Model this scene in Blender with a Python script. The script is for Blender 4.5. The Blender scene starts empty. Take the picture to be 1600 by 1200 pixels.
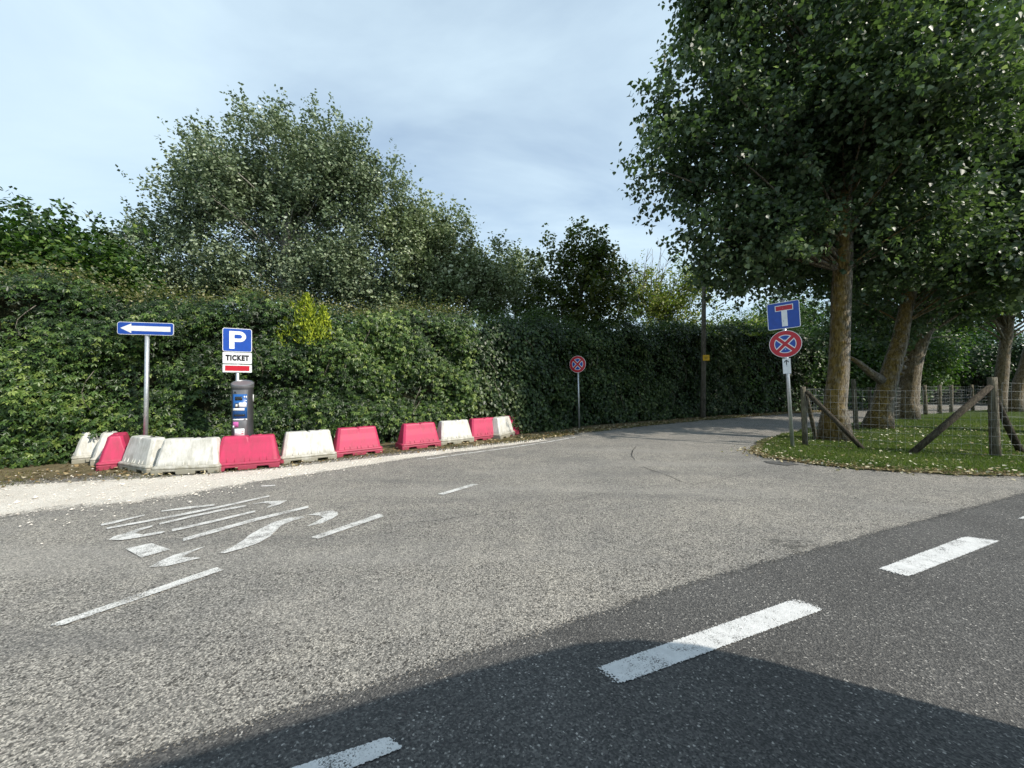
import bpy, bmesh, math
import numpy as np
from mathutils import Vector, Matrix

# ------------------------------------------------------------------ camera, sky, sun, exposure
scene = bpy.context.scene
COL = scene.collection
H, F = 1.40, 600.0                       # eye height (m); focal length for a 1600 px wide frame

cam_d = bpy.data.cameras.new('camera')
cam_d.sensor_width = 36.0
cam_d.lens = 36.0 * F / 1600.0
cam_d.clip_start, cam_d.clip_end = 0.02, 3000
cam = bpy.data.objects.new('camera', cam_d)
cam.location = (0, 0, H)
cam.rotation_euler = (math.radians(90), 0, 0)
COL.objects.link(cam)
scene.camera = cam

SUN_EL = math.radians(38.0)
SUN_AZ = (0.88, -0.475)                  # horizontal direction towards the sun
_l = math.hypot(*SUN_AZ)
TO_SUN = Vector((SUN_AZ[0] / _l * math.cos(SUN_EL), SUN_AZ[1] / _l * math.cos(SUN_EL), math.sin(SUN_EL)))

world = bpy.data.worlds.new('World')
scene.world = world
world.use_nodes = True
wn, wl = world.node_tree.nodes, world.node_tree.links
wn.clear()
w_out = wn.new('ShaderNodeOutputWorld')
w_bg = wn.new('ShaderNodeBackground'); w_bg.inputs['Strength'].default_value = 0.13
w_sky = wn.new('ShaderNodeTexSky'); w_sky.sky_type = 'NISHITA'; w_sky.sun_disc = False
w_sky.sun_elevation = SUN_EL
w_sky.sun_rotation = math.atan2(SUN_AZ[0], SUN_AZ[1])
w_sky.air_density, w_sky.dust_density, w_sky.ozone_density = 1.1, 0.35, 3.0
w_tc = wn.new('ShaderNodeTexCoord')
w_sep = wn.new('ShaderNodeSeparateXYZ'); wl.new(w_tc.outputs['Generated'], w_sep.inputs[0])
w_add = wn.new('ShaderNodeMath'); w_add.operation = 'ADD'; w_add.inputs[1].default_value = 0.22
w_abs = wn.new('ShaderNodeMath'); w_abs.operation = 'ABSOLUTE'
wl.new(w_sep.outputs['Z'], w_abs.inputs[0]); wl.new(w_abs.outputs[0], w_add.inputs[0])
w_dx = wn.new('ShaderNodeMath'); w_dx.operation = 'DIVIDE'
w_dy = wn.new('ShaderNodeMath'); w_dy.operation = 'DIVIDE'
wl.new(w_sep.outputs['X'], w_dx.inputs[0]); wl.new(w_add.outputs[0], w_dx.inputs[1])
wl.new(w_sep.outputs['Y'], w_dy.inputs[0]); wl.new(w_add.outputs[0], w_dy.inputs[1])
w_cmb = wn.new('ShaderNodeCombineXYZ')
wl.new(w_dx.outputs[0], w_cmb.inputs[0]); wl.new(w_dy.outputs[0], w_cmb.inputs[1])
w_map = wn.new('ShaderNodeMapping'); w_map.inputs['Rotation'].default_value = (0, 0, 0.5)
w_map.inputs['Scale'].default_value = (0.55, 1.15, 1)
wl.new(w_cmb.outputs[0], w_map.inputs[0])
w_noi = wn.new('ShaderNodeTexNoise'); w_noi.inputs['Scale'].default_value = 1.35
w_noi.inputs['Detail'].default_value = 7; w_noi.inputs['Roughness'].default_value = 0.52
w_noi.inputs['Distortion'].default_value = 0.5
wl.new(w_map.outputs[0], w_noi.inputs['Vector'])
w_rmp = wn.new('ShaderNodeValToRGB')
w_rmp.color_ramp.elements[0].position = 0.33; w_rmp.color_ramp.elements[0].color = (0.40, 0.40, 0.40, 1)
w_rmp.color_ramp.elements[1].position = 0.66; w_rmp.color_ramp.elements[1].color = (0.97, 0.97, 0.97, 1)
wl.new(w_noi.outputs['Fac'], w_rmp.inputs[0])
w_mix = wn.new('ShaderNodeMix'); w_mix.data_type = 'RGBA'
wl.new(w_rmp.outputs['Color'], w_mix.inputs['Factor'])
wl.new(w_sky.outputs['Color'], w_mix.inputs[6])
w_mix.inputs[7].default_value = (4.6, 5.75, 6.5, 1)       # thin high cloud veil
wl.new(w_mix.outputs[2], w_bg.inputs['Color'])
wl.new(w_bg.outputs[0], w_out.inputs['Surface'])

sun_d = bpy.data.lights.new('sun', 'SUN')
sun_d.energy = 4.2
sun_d.angle = math.radians(0.55)
sun_d.color = (1.0, 0.93, 0.82)
sun = bpy.data.objects.new('sun', sun_d)
sun.rotation_euler = TO_SUN.to_track_quat('Z', 'Y').to_euler()
sun.location = (20, -10, 20)
COL.objects.link(sun)

vs = scene.view_settings
vs.view_transform = 'Standard'; vs.look = 'None'; vs.exposure = 0.40; vs.gamma = 1.0
vs.use_curve_mapping = False
scene.cycles.max_bounces = 4
scene.cycles.use_light_tree = False
scene.cycles.diffuse_bounces = 2
scene.cycles.glossy_bounces = 2
scene.cycles.transmission_bounces = 2
scene.cycles.transparent_max_bounces = 8

# ------------------------------------------------------------------ helpers
rng = np.random.default_rng(7)

def G(x, y, z=0.0):
    """ground point seen at a pixel of the 1600x1200 photograph"""
    Y = F * H / (y - 600.0)
    return ((x - 800.0) / F * Y, Y, z)

def P(x, y, Y):
    """point seen at a pixel, Y metres ahead"""
    return ((x - 800.0) / F * Y, Y, H - (y - 600.0) / F * Y)

def tag(o, label=None, cat=None, group=None, kind=None):
    if label: o['label'] = label
    if cat: o['category'] = cat
    if group: o['group'] = group
    if kind: o['kind'] = kind
    return o

def empty(name, loc=(0, 0, 0), rz=0.0, label=None, cat=None, group=None, kind=None):
    o = bpy.data.objects.new(name, None)
    o.location = loc; o.rotation_euler = (0, 0, rz); o.empty_display_size = 0.2
    COL.objects.link(o)
    return tag(o, label, cat, group, kind)

def link(name, me, m=None, parent=None, loc=None, rot=None):
    o = bpy.data.objects.new(name, me)
    if m is not None and len(me.materials) == 0: me.materials.append(m)
    if loc is not None: o.location = loc
    if rot is not None: o.rotation_euler = rot
    COL.objects.link(o)
    if parent is not None: o.parent = parent
    return o

class MB:
    """collects primitives and builds one mesh"""
    def __init__(s): s.v, s.f, s.sm = [], [], []
    def add(s, vs, fs, smooth=False):
        b = len(s.v); s.v += [tuple(p) for p in vs]
        for f in fs: s.f.append(tuple(i + b for i in f)); s.sm.append(smooth)
        return s
    def box(s, lo, hi):
        x0, y0, z0 = lo; x1, y1, z1 = hi
        return s.add([(x0,y0,z0),(x1,y0,z0),(x1,y1,z0),(x0,y1,z0),(x0,y0,z1),(x1,y0,z1),(x1,y1,z1),(x0,y1,z1)],
                     [(0,3,2,1),(4,5,6,7),(0,1,5,4),(1,2,6,5),(2,3,7,6),(3,0,4,7)])
    def tube(s, pts, rad, n=8, cap=True, smooth=True):
        pts = [Vector(p) for p in pts]
        if not hasattr(rad, '__len__'): rad = [rad] * len(pts)
        rings = []; prev = None
        for i, p in enumerate(pts):
            d = (pts[min(i+1, len(pts)-1)] - pts[max(i-1, 0)]).normalized()
            ref = prev if prev is not None else (Vector((1,0,0)) if abs(d.x) < .8 else Vector((0,1,0)))
            u = (ref - d * ref.dot(d)).normalized(); w = d.cross(u); prev = u
            rings.append([p + (u * math.cos(2*math.pi*k/n) + w * math.sin(2*math.pi*k/n)) * rad[i] for k in range(n)])
        vs = [q for r in rings for q in r]; fs = []
        for i in range(len(pts) - 1):
            for k in range(n):
                a, b = i*n + k, i*n + (k+1) % n
                fs.append((a, b, b+n, a+n))
        s.add(vs, fs, smooth)
        if cap:
            b = len(s.v) - len(vs)
            s.f.append(tuple(b + k for k in range(n))[::-1]); s.sm.append(False)
            s.f.append(tuple(b + (len(pts)-1)*n + k for k in range(n))); s.sm.append(False)
        return s
    def prism(s, poly, y0, y1):
        """polygon in the local xz plane, extruded from y0 (back) to y1 (front)"""
        n = len(poly)
        vs = [(x, y0, z) for x, z in poly] + [(x, y1, z) for x, z in poly]
        fs = [tuple(range(n)), tuple(range(n, 2*n))[::-1]] + [(k, k+n, (k+1) % n + n, (k+1) % n) for k in range(n)]
        return s.add(vs, fs)
    def mesh(s, name):
        me = bpy.data.meshes.new(name)
        me.from_pydata(s.v, [], s.f)
        me.polygons.foreach_set('use_smooth', s.sm)
        bm = bmesh.new(); bm.from_mesh(me); bmesh.ops.recalc_face_normals(bm, faces=bm.faces); bm.to_mesh(me); bm.free()
        return me
    def build(s, name, m, parent=None, loc=None, rot=None):
        return link(name, s.mesh(name), m, parent, loc, rot)

def bevel(o, w=0.004, seg=2):
    b = o.modifiers.new('bevel', 'BEVEL'); b.width = w; b.segments = seg; b.limit_method = 'ANGLE'; b.angle_limit = math.radians(35)
    return o

def rrect(w, h, r, cx=0, cz=0, n=5):
    pts = []
    for (sx, sz, a0) in ((1,1,0),(-1,1,90),(-1,-1,180),(1,-1,270)):
        for k in range(n+1):
            a = math.radians(a0 + 90*k/n)
            pts.append((cx + sx*(w/2-r) + r*math.cos(a), cz + sz*(h/2-r) + r*math.sin(a)))
    return pts

def circle(r, n=40, cx=0, cz=0, a0=0, a1=2*math.pi):
    return [(cx + r*math.cos(a0+(a1-a0)*k/n), cz + r*math.sin(a0+(a1-a0)*k/n)) for k in range(n)]

# ------------------------------------------------------------------ materials
class NT:
    def __init__(s, name):
        s.m = bpy.data.materials.new(name); s.m.use_nodes = True
        s.t = s.m.node_tree; s.n = s.t.nodes; s.n.clear()
        s.out = s.n.new('ShaderNodeOutputMaterial')
        s.tc = s.n.new('ShaderNodeTexCoord')
    def new(s, t, **k):
        n = s.n.new(t)
        for a, b in k.items(): setattr(n, a, b)
        return n
    def l(s, a, b): s.t.links.new(a, b); return s
    def set(s, sock, v):
        if isinstance(v, bpy.types.NodeSocket): s.l(v, sock)
        elif hasattr(v, '__len__') and len(v) == 3 and sock.type == 'RGBA': sock.default_value = (*v, 1)
        else: sock.default_value = v
    def noise(s, scale, detail=4, rough=0.55, vec=None, dist=0.0):
        n = s.new('ShaderNodeTexNoise'); n.inputs['Scale'].default_value = scale
        n.inputs['Detail'].default_value = detail; n.inputs['Roughness'].default_value = rough
        n.inputs['Distortion'].default_value = dist
        s.l(vec if vec is not None else s.tc.outputs['Object'], n.inputs['Vector'])
        return n.outputs['Fac']
    def vor(s, scale, vec=None, feature='F1'):
        n = s.new('ShaderNodeTexVoronoi', feature=feature); n.inputs['Scale'].default_value = scale
        s.l(vec if vec is not None else s.tc.outputs['Object'], n.inputs['Vector'])
        return n
    def ramp(s, fac, stops):
        r = s.new('ShaderNodeValToRGB'); e = r.color_ramp.elements
        while len(e) < len(stops): e.new(0.5)
        for k, (p, c) in enumerate(stops):
            e[k].position = p
            e[k].color = (c, c, c, 1) if not hasattr(c, '__len__') else (*c, 1)
        s.l(fac, r.inputs[0]); return r.outputs['Color']
    def mix(s, fac, a, b, mode='MIX'):
        n = s.new('ShaderNodeMix', data_type='RGBA', blend_type=mode)
        s.set(n.inputs['Factor'], fac); s.set(n.inputs[6], a); s.set(n.inputs[7], b)
        return n.outputs[2]
    def math(s, op, a, b=0.0, clamp=False):
        n = s.new('ShaderNodeMath', operation=op, use_clamp=clamp)
        s.set(n.inputs[0], a); s.set(n.inputs[1], b); return n.outputs[0]
    def mapping(s, scale=(1,1,1), rot=(0,0,0)):
        n = s.new('ShaderNodeMapping'); n.inputs['Scale'].default_value = scale; n.inputs['Rotation'].default_value = rot
        s.l(s.tc.outputs['Object'], n.inputs['Vector']); return n.outputs[0]
    def bump(s, height, strength=0.3, dist=0.01):
        n = s.new('ShaderNodeBump'); n.inputs['Strength'].default_value = strength; n.inputs['Distance'].default_value = dist
        s.l(height, n.inputs['Height']); return n.outputs['Normal']
    def bsdf(s, color, rough=0.8, spec=0.3, metal=0.0, normal=None):
        p = s.new('ShaderNodeBsdfPrincipled')
        s.set(p.inputs['Base Color'], color); s.set(p.inputs['Roughness'], rough)
        s.set(p.inputs['Specular IOR Level'], spec); s.set(p.inputs['Metallic'], metal)
        if normal is not None: s.l(normal, p.inputs['Normal'])
        return p.outputs[0]
    def surf(s, sh): s.l(sh, s.out.inputs['Surface']); return s.m
    def alpha(s, sh, fac):
        t = s.new('ShaderNodeBsdfTransparent'); m = s.new('ShaderNodeMixShader')
        s.set(m.inputs[0], fac); s.l(t.outputs[0], m.inputs[1]); s.l(sh, m.inputs[2]); return m.outputs[0]

def plain(name, c, rough=0.5, spec=0.4, metal=0.0, var=0.12, vscale=9.0, bump=0.0):
    k = NT(name)
    n = k.noise(vscale, 5)
    col = k.mix(k.ramp(n, [(0.3, 0), (0.7, 1)]), tuple(x*(1-var) for x in c), tuple(min(1, x*(1+var)) for x in c))
    nm = k.bump(k.noise(vscale*8, 4), bump, 0.004) if bump else None
    return k.surf(k.bsdf(col, rough, spec, metal, nm))

def leaf_material(name, trans=0.28, rough=0.42, spec=0.45, tint=(1.15, 1.6, 0.55)):
    k = NT(name)
    a = k.new('ShaderNodeAttribute', attribute_name='col')
    p = k.bsdf(a.outputs['Color'], rough, spec)
    t = k.new('ShaderNodeBsdfTranslucent')
    k.l(k.mix(1.0, a.outputs['Color'], tint, 'MULTIPLY'), t.inputs['Color'])
    m = k.new('ShaderNodeMixShader'); m.inputs[0].default_value = trans
    k.l(p, m.inputs[1]); k.l(t.outputs[0], m.inputs[2])
    return k.surf(m.outputs[0])

def asphalt_old():
    k = NT('worn_asphalt')
    v = k.vor(150); v2 = k.vor(88)
    big = k.noise(0.55, 5, 0.6); mid = k.noise(4.0, 6, 0.65)
    cell = k.new('ShaderNodeSeparateColor'); k.l(v.outputs['Color'], cell.inputs[0])
    cell2 = k.new('ShaderNodeSeparateColor'); k.l(v2.outputs['Color'], cell2.inputs[0])
    stone = k.ramp(cell.outputs[0], [(0.0, (0.095, 0.092, 0.087)), (0.35, (0.175, 0.17, 0.158)), (0.7, (0.285, 0.272, 0.250)), (1.0, (0.52, 0.495, 0.45))])
    pits = k.ramp(cell2.outputs[1], [(0.08, 0.36), (0.24, 1.0)])
    c = k.mix(1.0, stone, pits, 'MULTIPLY')
    tone = k.ramp(big, [(0.30, (0.80, 0.80, 0.80)), (0.68, (1.16, 1.13, 1.08))])
    tone2 = k.ramp(mid, [(0.3, (0.86, 0.86, 0.87)), (0.7, (1.12, 1.11, 1.09))])
    c = k.mix(1.0, k.mix(1.0, c, tone, 'MULTIPLY'), tone2, 'MULTIPLY')
    # dark wheel tracks and patches with shapes of their own
    tr = k.noise(1.0, 3, 0.5, k.mapping((0.35, 1.6, 1), (0, 0, -0.75)), 0.4)
    c = k.mix(k.ramp(tr, [(0.56, 0.0), (0.72, 0.42)]), c, (0.115, 0.113, 0.11))
    lt = k.noise(1.0, 4, 0.55, k.mapping((0.22, 1.1, 1), (0, 0, -0.62)), 0.6)
    c = k.mix(k.ramp(lt, [(0.52, 0.0), (0.70, 0.38)]), c, (0.30, 0.285, 0.26))
    hgt = k.math('ADD', v.outputs['Distance'], k.math('MULTIPLY', cell2.outputs[1], 0.4))
    return k.surf(k.bsdf(c, 0.85, 0.25, 0, k.bump(hgt, 0.55, 0.006)))

def asphalt_new(soft=False):
    k = NT('dark_asphalt_edge' if soft else 'dark_asphalt')
    v = k.vor(135)
    cell = k.new('ShaderNodeSeparateColor'); k.l(v.outputs['Color'], cell.inputs[0])
    c = k.ramp(cell.outputs[0], [(0.0, (0.042, 0.042, 0.042)), (0.55, (0.082, 0.080, 0.077)), (0.945, (0.135, 0.13, 0.122)), (0.985, (0.26, 0.25, 0.23)), (1.0, (0.42, 0.40, 0.37))])
    big = k.noise(0.9, 5, 0.6)
    c = k.mix(1.0, c, k.ramp(big, [(0.3, 0.80), (0.7, 1.2)]), 'MULTIPLY')
    sh = k.bsdf(c, 0.8, 0.3, 0, k.bump(v.outputs['Distance'], 0.6, 0.006))
    if soft:
        at = k.new('ShaderNodeAttribute', attribute_name='fade')
        n = k.math('ADD', k.math('MULTIPLY', k.noise(70, 3, 0.7), 1.0), k.math('MULTIPLY', k.noise(5, 4), 0.25))
        sh = k.alpha(sh, k.math('GREATER_THAN', k.math('ADD', at.outputs['Fac'], k.math('MULTIPLY', k.math('SUBTRACT', n, 0.62), 1.7)), 0.5))
    return k.surf(sh)

def road_paint(name, c, wear0, wear1, grit=150):
    k = NT(name)
    n = k.noise(grit, 3, 0.7); b = k.noise(7, 5, 0.6)
    f = k.math('ADD', k.math('MULTIPLY', n, 0.62), k.math('MULTIPLY', b, 0.38))
    a = k.ramp(f, [(wear0, 0.0), (wear1, 1.0)])
    at = k.new('ShaderNodeAttribute', attribute_name='fade')
    aa = k.math('GREATER_THAN', k.math('ADD', at.outputs['Fac'], k.math('MULTIPLY', k.math('SUBTRACT', k.noise(90, 2, 0.6), 0.5), 1.6)), 0.42)
    col = k.mix(k.ramp(k.noise(22, 5), [(0.3, 0), (0.75, 1)]), tuple(x*0.78 for x in c), c)
    v = k.vor(120)
    sh = k.bsdf(col, 0.6, 0.35, 0, k.bump(v.outputs['Distance'], 0.35, 0.004))
    return k.surf(k.alpha(sh, k.math('MULTIPLY', a, aa)))

def gravel_mat():
    k = NT('pale_gravel')
    v = k.vor(48); v2 = k.vor(140)
    cs = k.new('ShaderNodeSeparateColor'); k.l(v2.outputs['Color'], cs.inputs[0])
    c = k.ramp(cs.outputs[0], [(0.0, (0.34, 0.30, 0.25)), (0.25, (0.55, 0.51, 0.45)), (1.0, (0.78, 0.74, 0.67))])
    c = k.mix(k.ramp(k.noise(2.2, 5), [(0.35, 0.0), (0.75, 0.35)]), c, (0.40, 0.34, 0.27))
    at = k.new('ShaderNodeAttribute', attribute_name='fade')
    n = k.math('MULTIPLY', k.math('SUBTRACT', k.math('ADD', k.math('MULTIPLY', k.noise(75, 3, 0.7), 0.7), k.math('MULTIPLY', k.noise(3.0, 5), 0.5)), 0.6), 2.2)
    a = k.math('GREATER_THAN', k.math('ADD', at.outputs['Fac'], n), 0.5)
    sh = k.bsdf(c, 0.9, 0.2, 0, k.bump(v2.outputs['Distance'], 0.6, 0.008))
    return k.surf(k.alpha(sh, a))

def soil_mat(name, a, b, c):
    k = NT(name)
    f = k.noise(6, 7, 0.7); g = k.noise(40, 4, 0.7)
    col = k.mix(k.ramp(f, [(0.35, 0), (0.65, 1)]), a, b)
    col = k.mix(k.ramp(g, [(0.5, 0), (0.72, 0.8)]), col, c)
    at = k.new('ShaderNodeAttribute', attribute_name='fade')
    al = k.math('GREATER_THAN', k.math('ADD', at.outputs['Fac'], k.math('MULTIPLY', k.math('SUBTRACT', k.noise(30, 5, 0.7), 0.5), 2.0)), 0.5)
    return k.surf(k.alpha(k.bsdf(col, 0.95, 0.1, 0, k.bump(g, 0.7, 0.02)), al))

def bark_mat(name, base, dark, lichen, lich_amt):
    k = NT(name)
    mp = k.mapping((1, 1, 0.22))
    r = k.noise(21, 7, 0.72, mp, 1.2)
    col = k.mix(k.ramp(r, [(0.40, 0), (0.58, 1)]), dark, base)
    col = k.mix(k.ramp(k.noise(3.2, 5, 0.65), [(0.42, 0.0), (0.7, 0.7)]), col, tuple(x*0.45 for x in base))
    sep = k.new('ShaderNodeSeparateXYZ'); geo = k.new('ShaderNodeNewGeometry'); k.l(geo.outputs['Normal'], sep.inputs[0])
    side = k.math('MULTIPLY', k.math('ADD', k.math('MULTIPLY', sep.outputs['X'], -0.75), k.math('MULTIPLY', sep.outputs['Y'], -0.55)), 0.9)
    ln = k.math('ADD', side, k.math('MULTIPLY', k.math('SUBTRACT', k.noise(8, 6, 0.7), 0.5), 1.5))
    col = k.mix(k.ramp(ln, [(0.25, 0.0), (0.85, lich_amt)]), col, k.mix(k.ramp(r, [(0.42, 0), (0.6, 1)]), tuple(x*0.4 for x in lichen), lichen))
    return k.surf(k.bsdf(col, 0.92, 0.15, 0, k.bump(r, 1.0, 0.07)))

def barrier_mat(name, c, dirt, amt):
    k = NT(name)
    sep = k.new('ShaderNodeSeparateXYZ'); k.l(k.tc.outputs['Object'], sep.inputs[0])
    oi = k.new('ShaderNodeObjectInfo')
    vec = k.new('ShaderNodeVectorMath', operation='ADD'); k.l(k.mapping((1, 1, 0.13)), vec.inputs[0]); 
    cmb = k.new('ShaderNodeCombineXYZ'); k.l(k.math('MULTIPLY', oi.outputs['Random'], 37.0), cmb.inputs[0]); k.l(cmb.outputs[0], vec.inputs[1])
    streak = k.noise(16, 6, 0.7, vec.outputs[0], 0.3)
    vec2 = k.new('ShaderNodeVectorMath', operation='ADD'); k.l(k.tc.outputs['Object'], vec2.inputs[0]); k.l(cmb.outputs[0], vec2.inputs[1])
    blot = k.noise(5.5, 6, 0.65, vec2.outputs[0])
    low = k.ramp(sep.outputs['Z'], [(0.02, 0.34), (0.20, 0.0)])          # splash dirt near the ground
    f = k.math('ADD', k.math('ADD', k.math('MULTIPLY', streak, 0.6), k.math('MULTIPLY', blot, 0.4)), low)
    col = k.mix(k.ramp(f, [(0.42, 0.0), (0.74, amt)]), c, dirt)
    return k.surf(k.bsdf(col, 0.5, 0.4, 0, k.bump(blot, 0.12, 0.01)))

M = {}
M['road'] = asphalt_old()
M['newroad'] = asphalt_new()
M['newroad_edge'] = asphalt_new(True)
M['paint_old'] = road_paint('worn_white_paint', (0.72, 0.71, 0.68), 0.41, 0.52)
M['paint_new'] = road_paint('fresh_white_paint', (0.70, 0.70, 0.69), 0.38, 0.46)
M['gravel'] = gravel_mat()
M['soil'] = soil_mat('leafy_soil', (0.11, 0.085, 0.05), (0.20, 0.165, 0.10), (0.07, 0.085, 0.03))
M['turf'] = soil_mat('lawn_soil', (0.035, 0.06, 0.016), (0.055, 0.085, 0.022), (0.11, 0.10, 0.045))
M['ground'] = plain('dry_ground', (0.10, 0.11, 0.05), 0.95, 0.1, var=0.4, vscale=3, bump=0.5)
M['tar'] = plain('tar', (0.03, 0.03, 0.03), 0.6, 0.3)
M['leaf'] = leaf_material('leaf')
M['leafg'] = leaf_material('glossy_leaf', 0.25, 0.42, 0.45)
M['poplar_leaf'] = leaf_material('poplar_leaf', 0.34, 0.44, 0.45, (1.25, 1.5, 0.65))
M['silver_leaf'] = leaf_material('silver_leaf', 0.16, 0.45, 0.4, (1.3, 1.45, 1.0))
M['needle'] = leaf_material('needle', 0.12, 0.5, 0.3)
M['grass'] = leaf_material('grass_blade', 0.4, 0.5, 0.3)
M['litter'] = leaf_material('dead_leaf', 0.1, 0.8, 0.2)
M['bark1'] = bark_mat('lichen_bark', (0.38, 0.345, 0.29), (0.035, 0.028, 0.022), (0.26, 0.17, 0.03), 0.9)
M['bark2'] = bark_mat('grey_bark', (0.38, 0.345, 0.29), (0.035, 0.028, 0.022), (0.21, 0.14, 0.04), 0.7)
M['palebark'] = bark_mat('pale_bark', (0.45, 0.44, 0.38), (0.16, 0.15, 0.12), (0.3, 0.29, 0.22), 0.3)
M['twig'] = plain('twig_bark', (0.15, 0.13, 0.10), 0.9, 0.1, var=0.3)
M['core'] = plain('hedge_core_dark', (0.018, 0.02, 0.011), 1.0, 0.0, var=0.4, vscale=5)  # near-black: the shade inside the hedge is put into the colour
M['wood'] = bark_mat('weathered_wood', (0.25, 0.22, 0.175), (0.09, 0.075, 0.055), (0.20, 0.19, 0.10), 0.5)
M['darkwood'] = bark_mat('dark_wood', (0.13, 0.11, 0.085), (0.045, 0.037, 0.03), (0.12, 0.11, 0.06), 0.4)
M['wire'] = plain('galvanised_wire', (0.40, 0.41, 0.39), 0.6, 0.4, 0.2)
M['zinc'] = plain('galvanised_steel', (0.55, 0.57, 0.59), 0.42, 0.5, 0.75, var=0.15, vscale=20)
M['plastic_w'] = barrier_mat('dirty_white_plastic', (0.64, 0.63, 0.59), (0.26, 0.245, 0.19), 0.95)
M['plastic_r'] = barrier_mat('faded_red_plastic', (0.50, 0.036, 0.105), (0.27, 0.045, 0.07), 0.8)
M['s_blue'] = plain('sign_blue', (0.007, 0.060, 0.35), 0.35, 0.5, var=0.14)
M['s_white'] = plain('sign_white', (0.76, 0.77, 0.77), 0.35, 0.5, var=0.07)
M['s_red'] = plain('sign_red', (0.46, 0.008, 0.022), 0.35, 0.5, var=0.06)
M['s_black'] = plain('sign_black', (0.012, 0.012, 0.014), 0.4, 0.4)
M['s_back'] = plain('sign_aluminium', (0.42, 0.43, 0.44), 0.45, 0.5, 0.6)
M['s_yellow'] = plain('sign_yellow', (0.72, 0.42, 0.01), 0.45, 0.4, var=0.1)
M['machine'] = plain('machine_grey_metal', (0.10, 0.10, 0.105), 0.38, 0.5, 0.65, var=0.15)
M['machine_lt'] = plain('machine_light_metal', (0.20, 0.20, 0.21), 0.4, 0.5, 0.6)
M['m_blue'] = plain('machine_blue', (0.012, 0.10, 0.33), 0.4, 0.5)
M['m_dark'] = plain('machine_dark', (0.018, 0.02, 0.022), 0.25, 0.5)
M['pink'] = plain('sticker_pink', (0.55, 0.12, 0.36), 0.5, 0.4)
M['rubber'] = plain('rubber', (0.02, 0.02, 0.02), 0.8, 0.2)
M['van'] = plain('van_paint', (0.03, 0.035, 0.045), 0.25, 0.5, 0.2, var=0.05)
M['glass'] = plain('dark_glass', (0.015, 0.018, 0.02), 0.06, 0.6)
M['pole'] = bark_mat('utility_pole_wood', (0.22, 0.20, 0.17), (0.09, 0.08, 0.065), (0.16, 0.14, 0.08), 0.4)
M['stone'] = plain('limestone_chip', (0.68, 0.63, 0.56), 0.9, 0.2, var=0.25, vscale=2)

# ------------------------------------------------------------------ ground sheets
def add_fade(me, vals):
    a = me.attributes.new('fade', 'FLOAT', 'POINT'); a.data.foreach_set('value', np.asarray(vals, dtype=np.float32))

def resample(pts, step):
    pts = np.array(pts, float); out = [pts[0]]
    for a, b in zip(pts[:-1], pts[1:]):
        n = max(1, int(np.linalg.norm(b - a) / step))
        for k in range(1, n + 1): out.append(a + (b - a) * k / n)
    return np.array(out)

def resample_n(pts, n):
    pts = np.array(pts, float)
    d = np.r_[0, np.cumsum(np.linalg.norm(np.diff(pts, axis=0), axis=1))]
    t = np.linspace(0, d[-1], n)
    return np.stack([np.interp(t, d, pts[:, k]) for k in range(pts.shape[1])], 1)

def sheet(name, pts, z, m, jitter=0.0, step=0.2, kind='structure', parent=None, fade=1.0):
    p = resample(list(pts) + [pts[0]], step)[:-1]
    if jitter: p = p + rng.normal(0, jitter, p.shape)
    me = bpy.data.meshes.new(name)
    me.from_pydata([(x, y, z) for x, y in p], [], [tuple(range(len(p)))])
    bm = bmesh.new(); bm.from_mesh(me); bmesh.ops.triangulate(bm, faces=bm.faces)
    for f in bm.faces:
        if f.normal.z < 0: f.normal_flip()
    bm.to_mesh(me); bm.free()
    add_fade(me, [fade] * len(me.vertices))
    o = link(name, me, m, parent)
    if parent is None: tag(o, kind=kind)
    return o

def strip(name, lo, hi, z, m, fades, n=160, zs=None):
    """sheet between two polylines; fades/zs = values across it"""
    A, B = resample_n(lo, n), resample_n(hi, n); k = len(fades)
    vs, fd = [], []
    for j in range(k):
        t = j / (k - 1)
        for i in range(n):
            q = A[i] * (1 - t) + B[i] * t
            vs.append((q[0], q[1], z if zs is None else zs[j])); fd.append(fades[j])
    fs = [(j*n+i, j*n+i+1, (j+1)*n+i+1, (j+1)*n+i) for j in range(k-1) for i in range(n-1)]
    me = bpy.data.meshes.new(name); me.from_pydata(vs, [], fs); add_fade(me, fd)
    bm = bmesh.new(); bm.from_mesh(me)
    for f in bm.faces:
        if f.normal.z < 0: f.normal_flip()
    bm.to_mesh(me); bm.free()
    return tag(link(name, me, m), kind='structure')

g = lambda x, y: G(x, y)[:2]
ground = MB(); ground.add([(-400,-400,-0.02),(400,-400,-0.02),(400,400,-0.02),(-400,400,-0.02)], [(0,1,2,3)])
tag(ground.build('ground', M['ground']), kind='structure')

HEDGE = np.array([(-16.0, 2.9), (-8.4, 6.5), (-2.8, 9.05), (0.7, 10.95), (2.2, 12.65), (7.8, 16.25), (13.1, 18.8), (20.0, 21.8), (27, 25.6), (40, 33), (60, 44)])
sheet('road', [(-16, 2.5), (-8.4, 6.1), (-2.8, 8.6), (0.7, 10.4), (2.2, 11.9), (7.8, 15.7), (13.1, 18.4), (20, 21.6), (27, 25.4), (40, 32.8), (60, 43.8),
               (60, -30), (-40, -30), (-40, -9)], 0.0, M['road'], step=1.0)
# newer dark asphalt of the main road
E = [(-14, -4.1), g(60, 1260), g(250, 1196), g(560, 1098), g(850, 1004), g(1100, 918), g(1300, 862), g(1420, 828), g(1600, 778)]
p1, p0 = np.array(E[-1]), np.array(E[-2]); dd = (p1 - p0) / np.linalg.norm(p1 - p0)
E.append(tuple(p1 + dd * 40))
sheet('main_road', E + [(50, -10), (-14, -16)], 0.004, M['newroad'], jitter=0.008, step=0.06)

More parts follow.
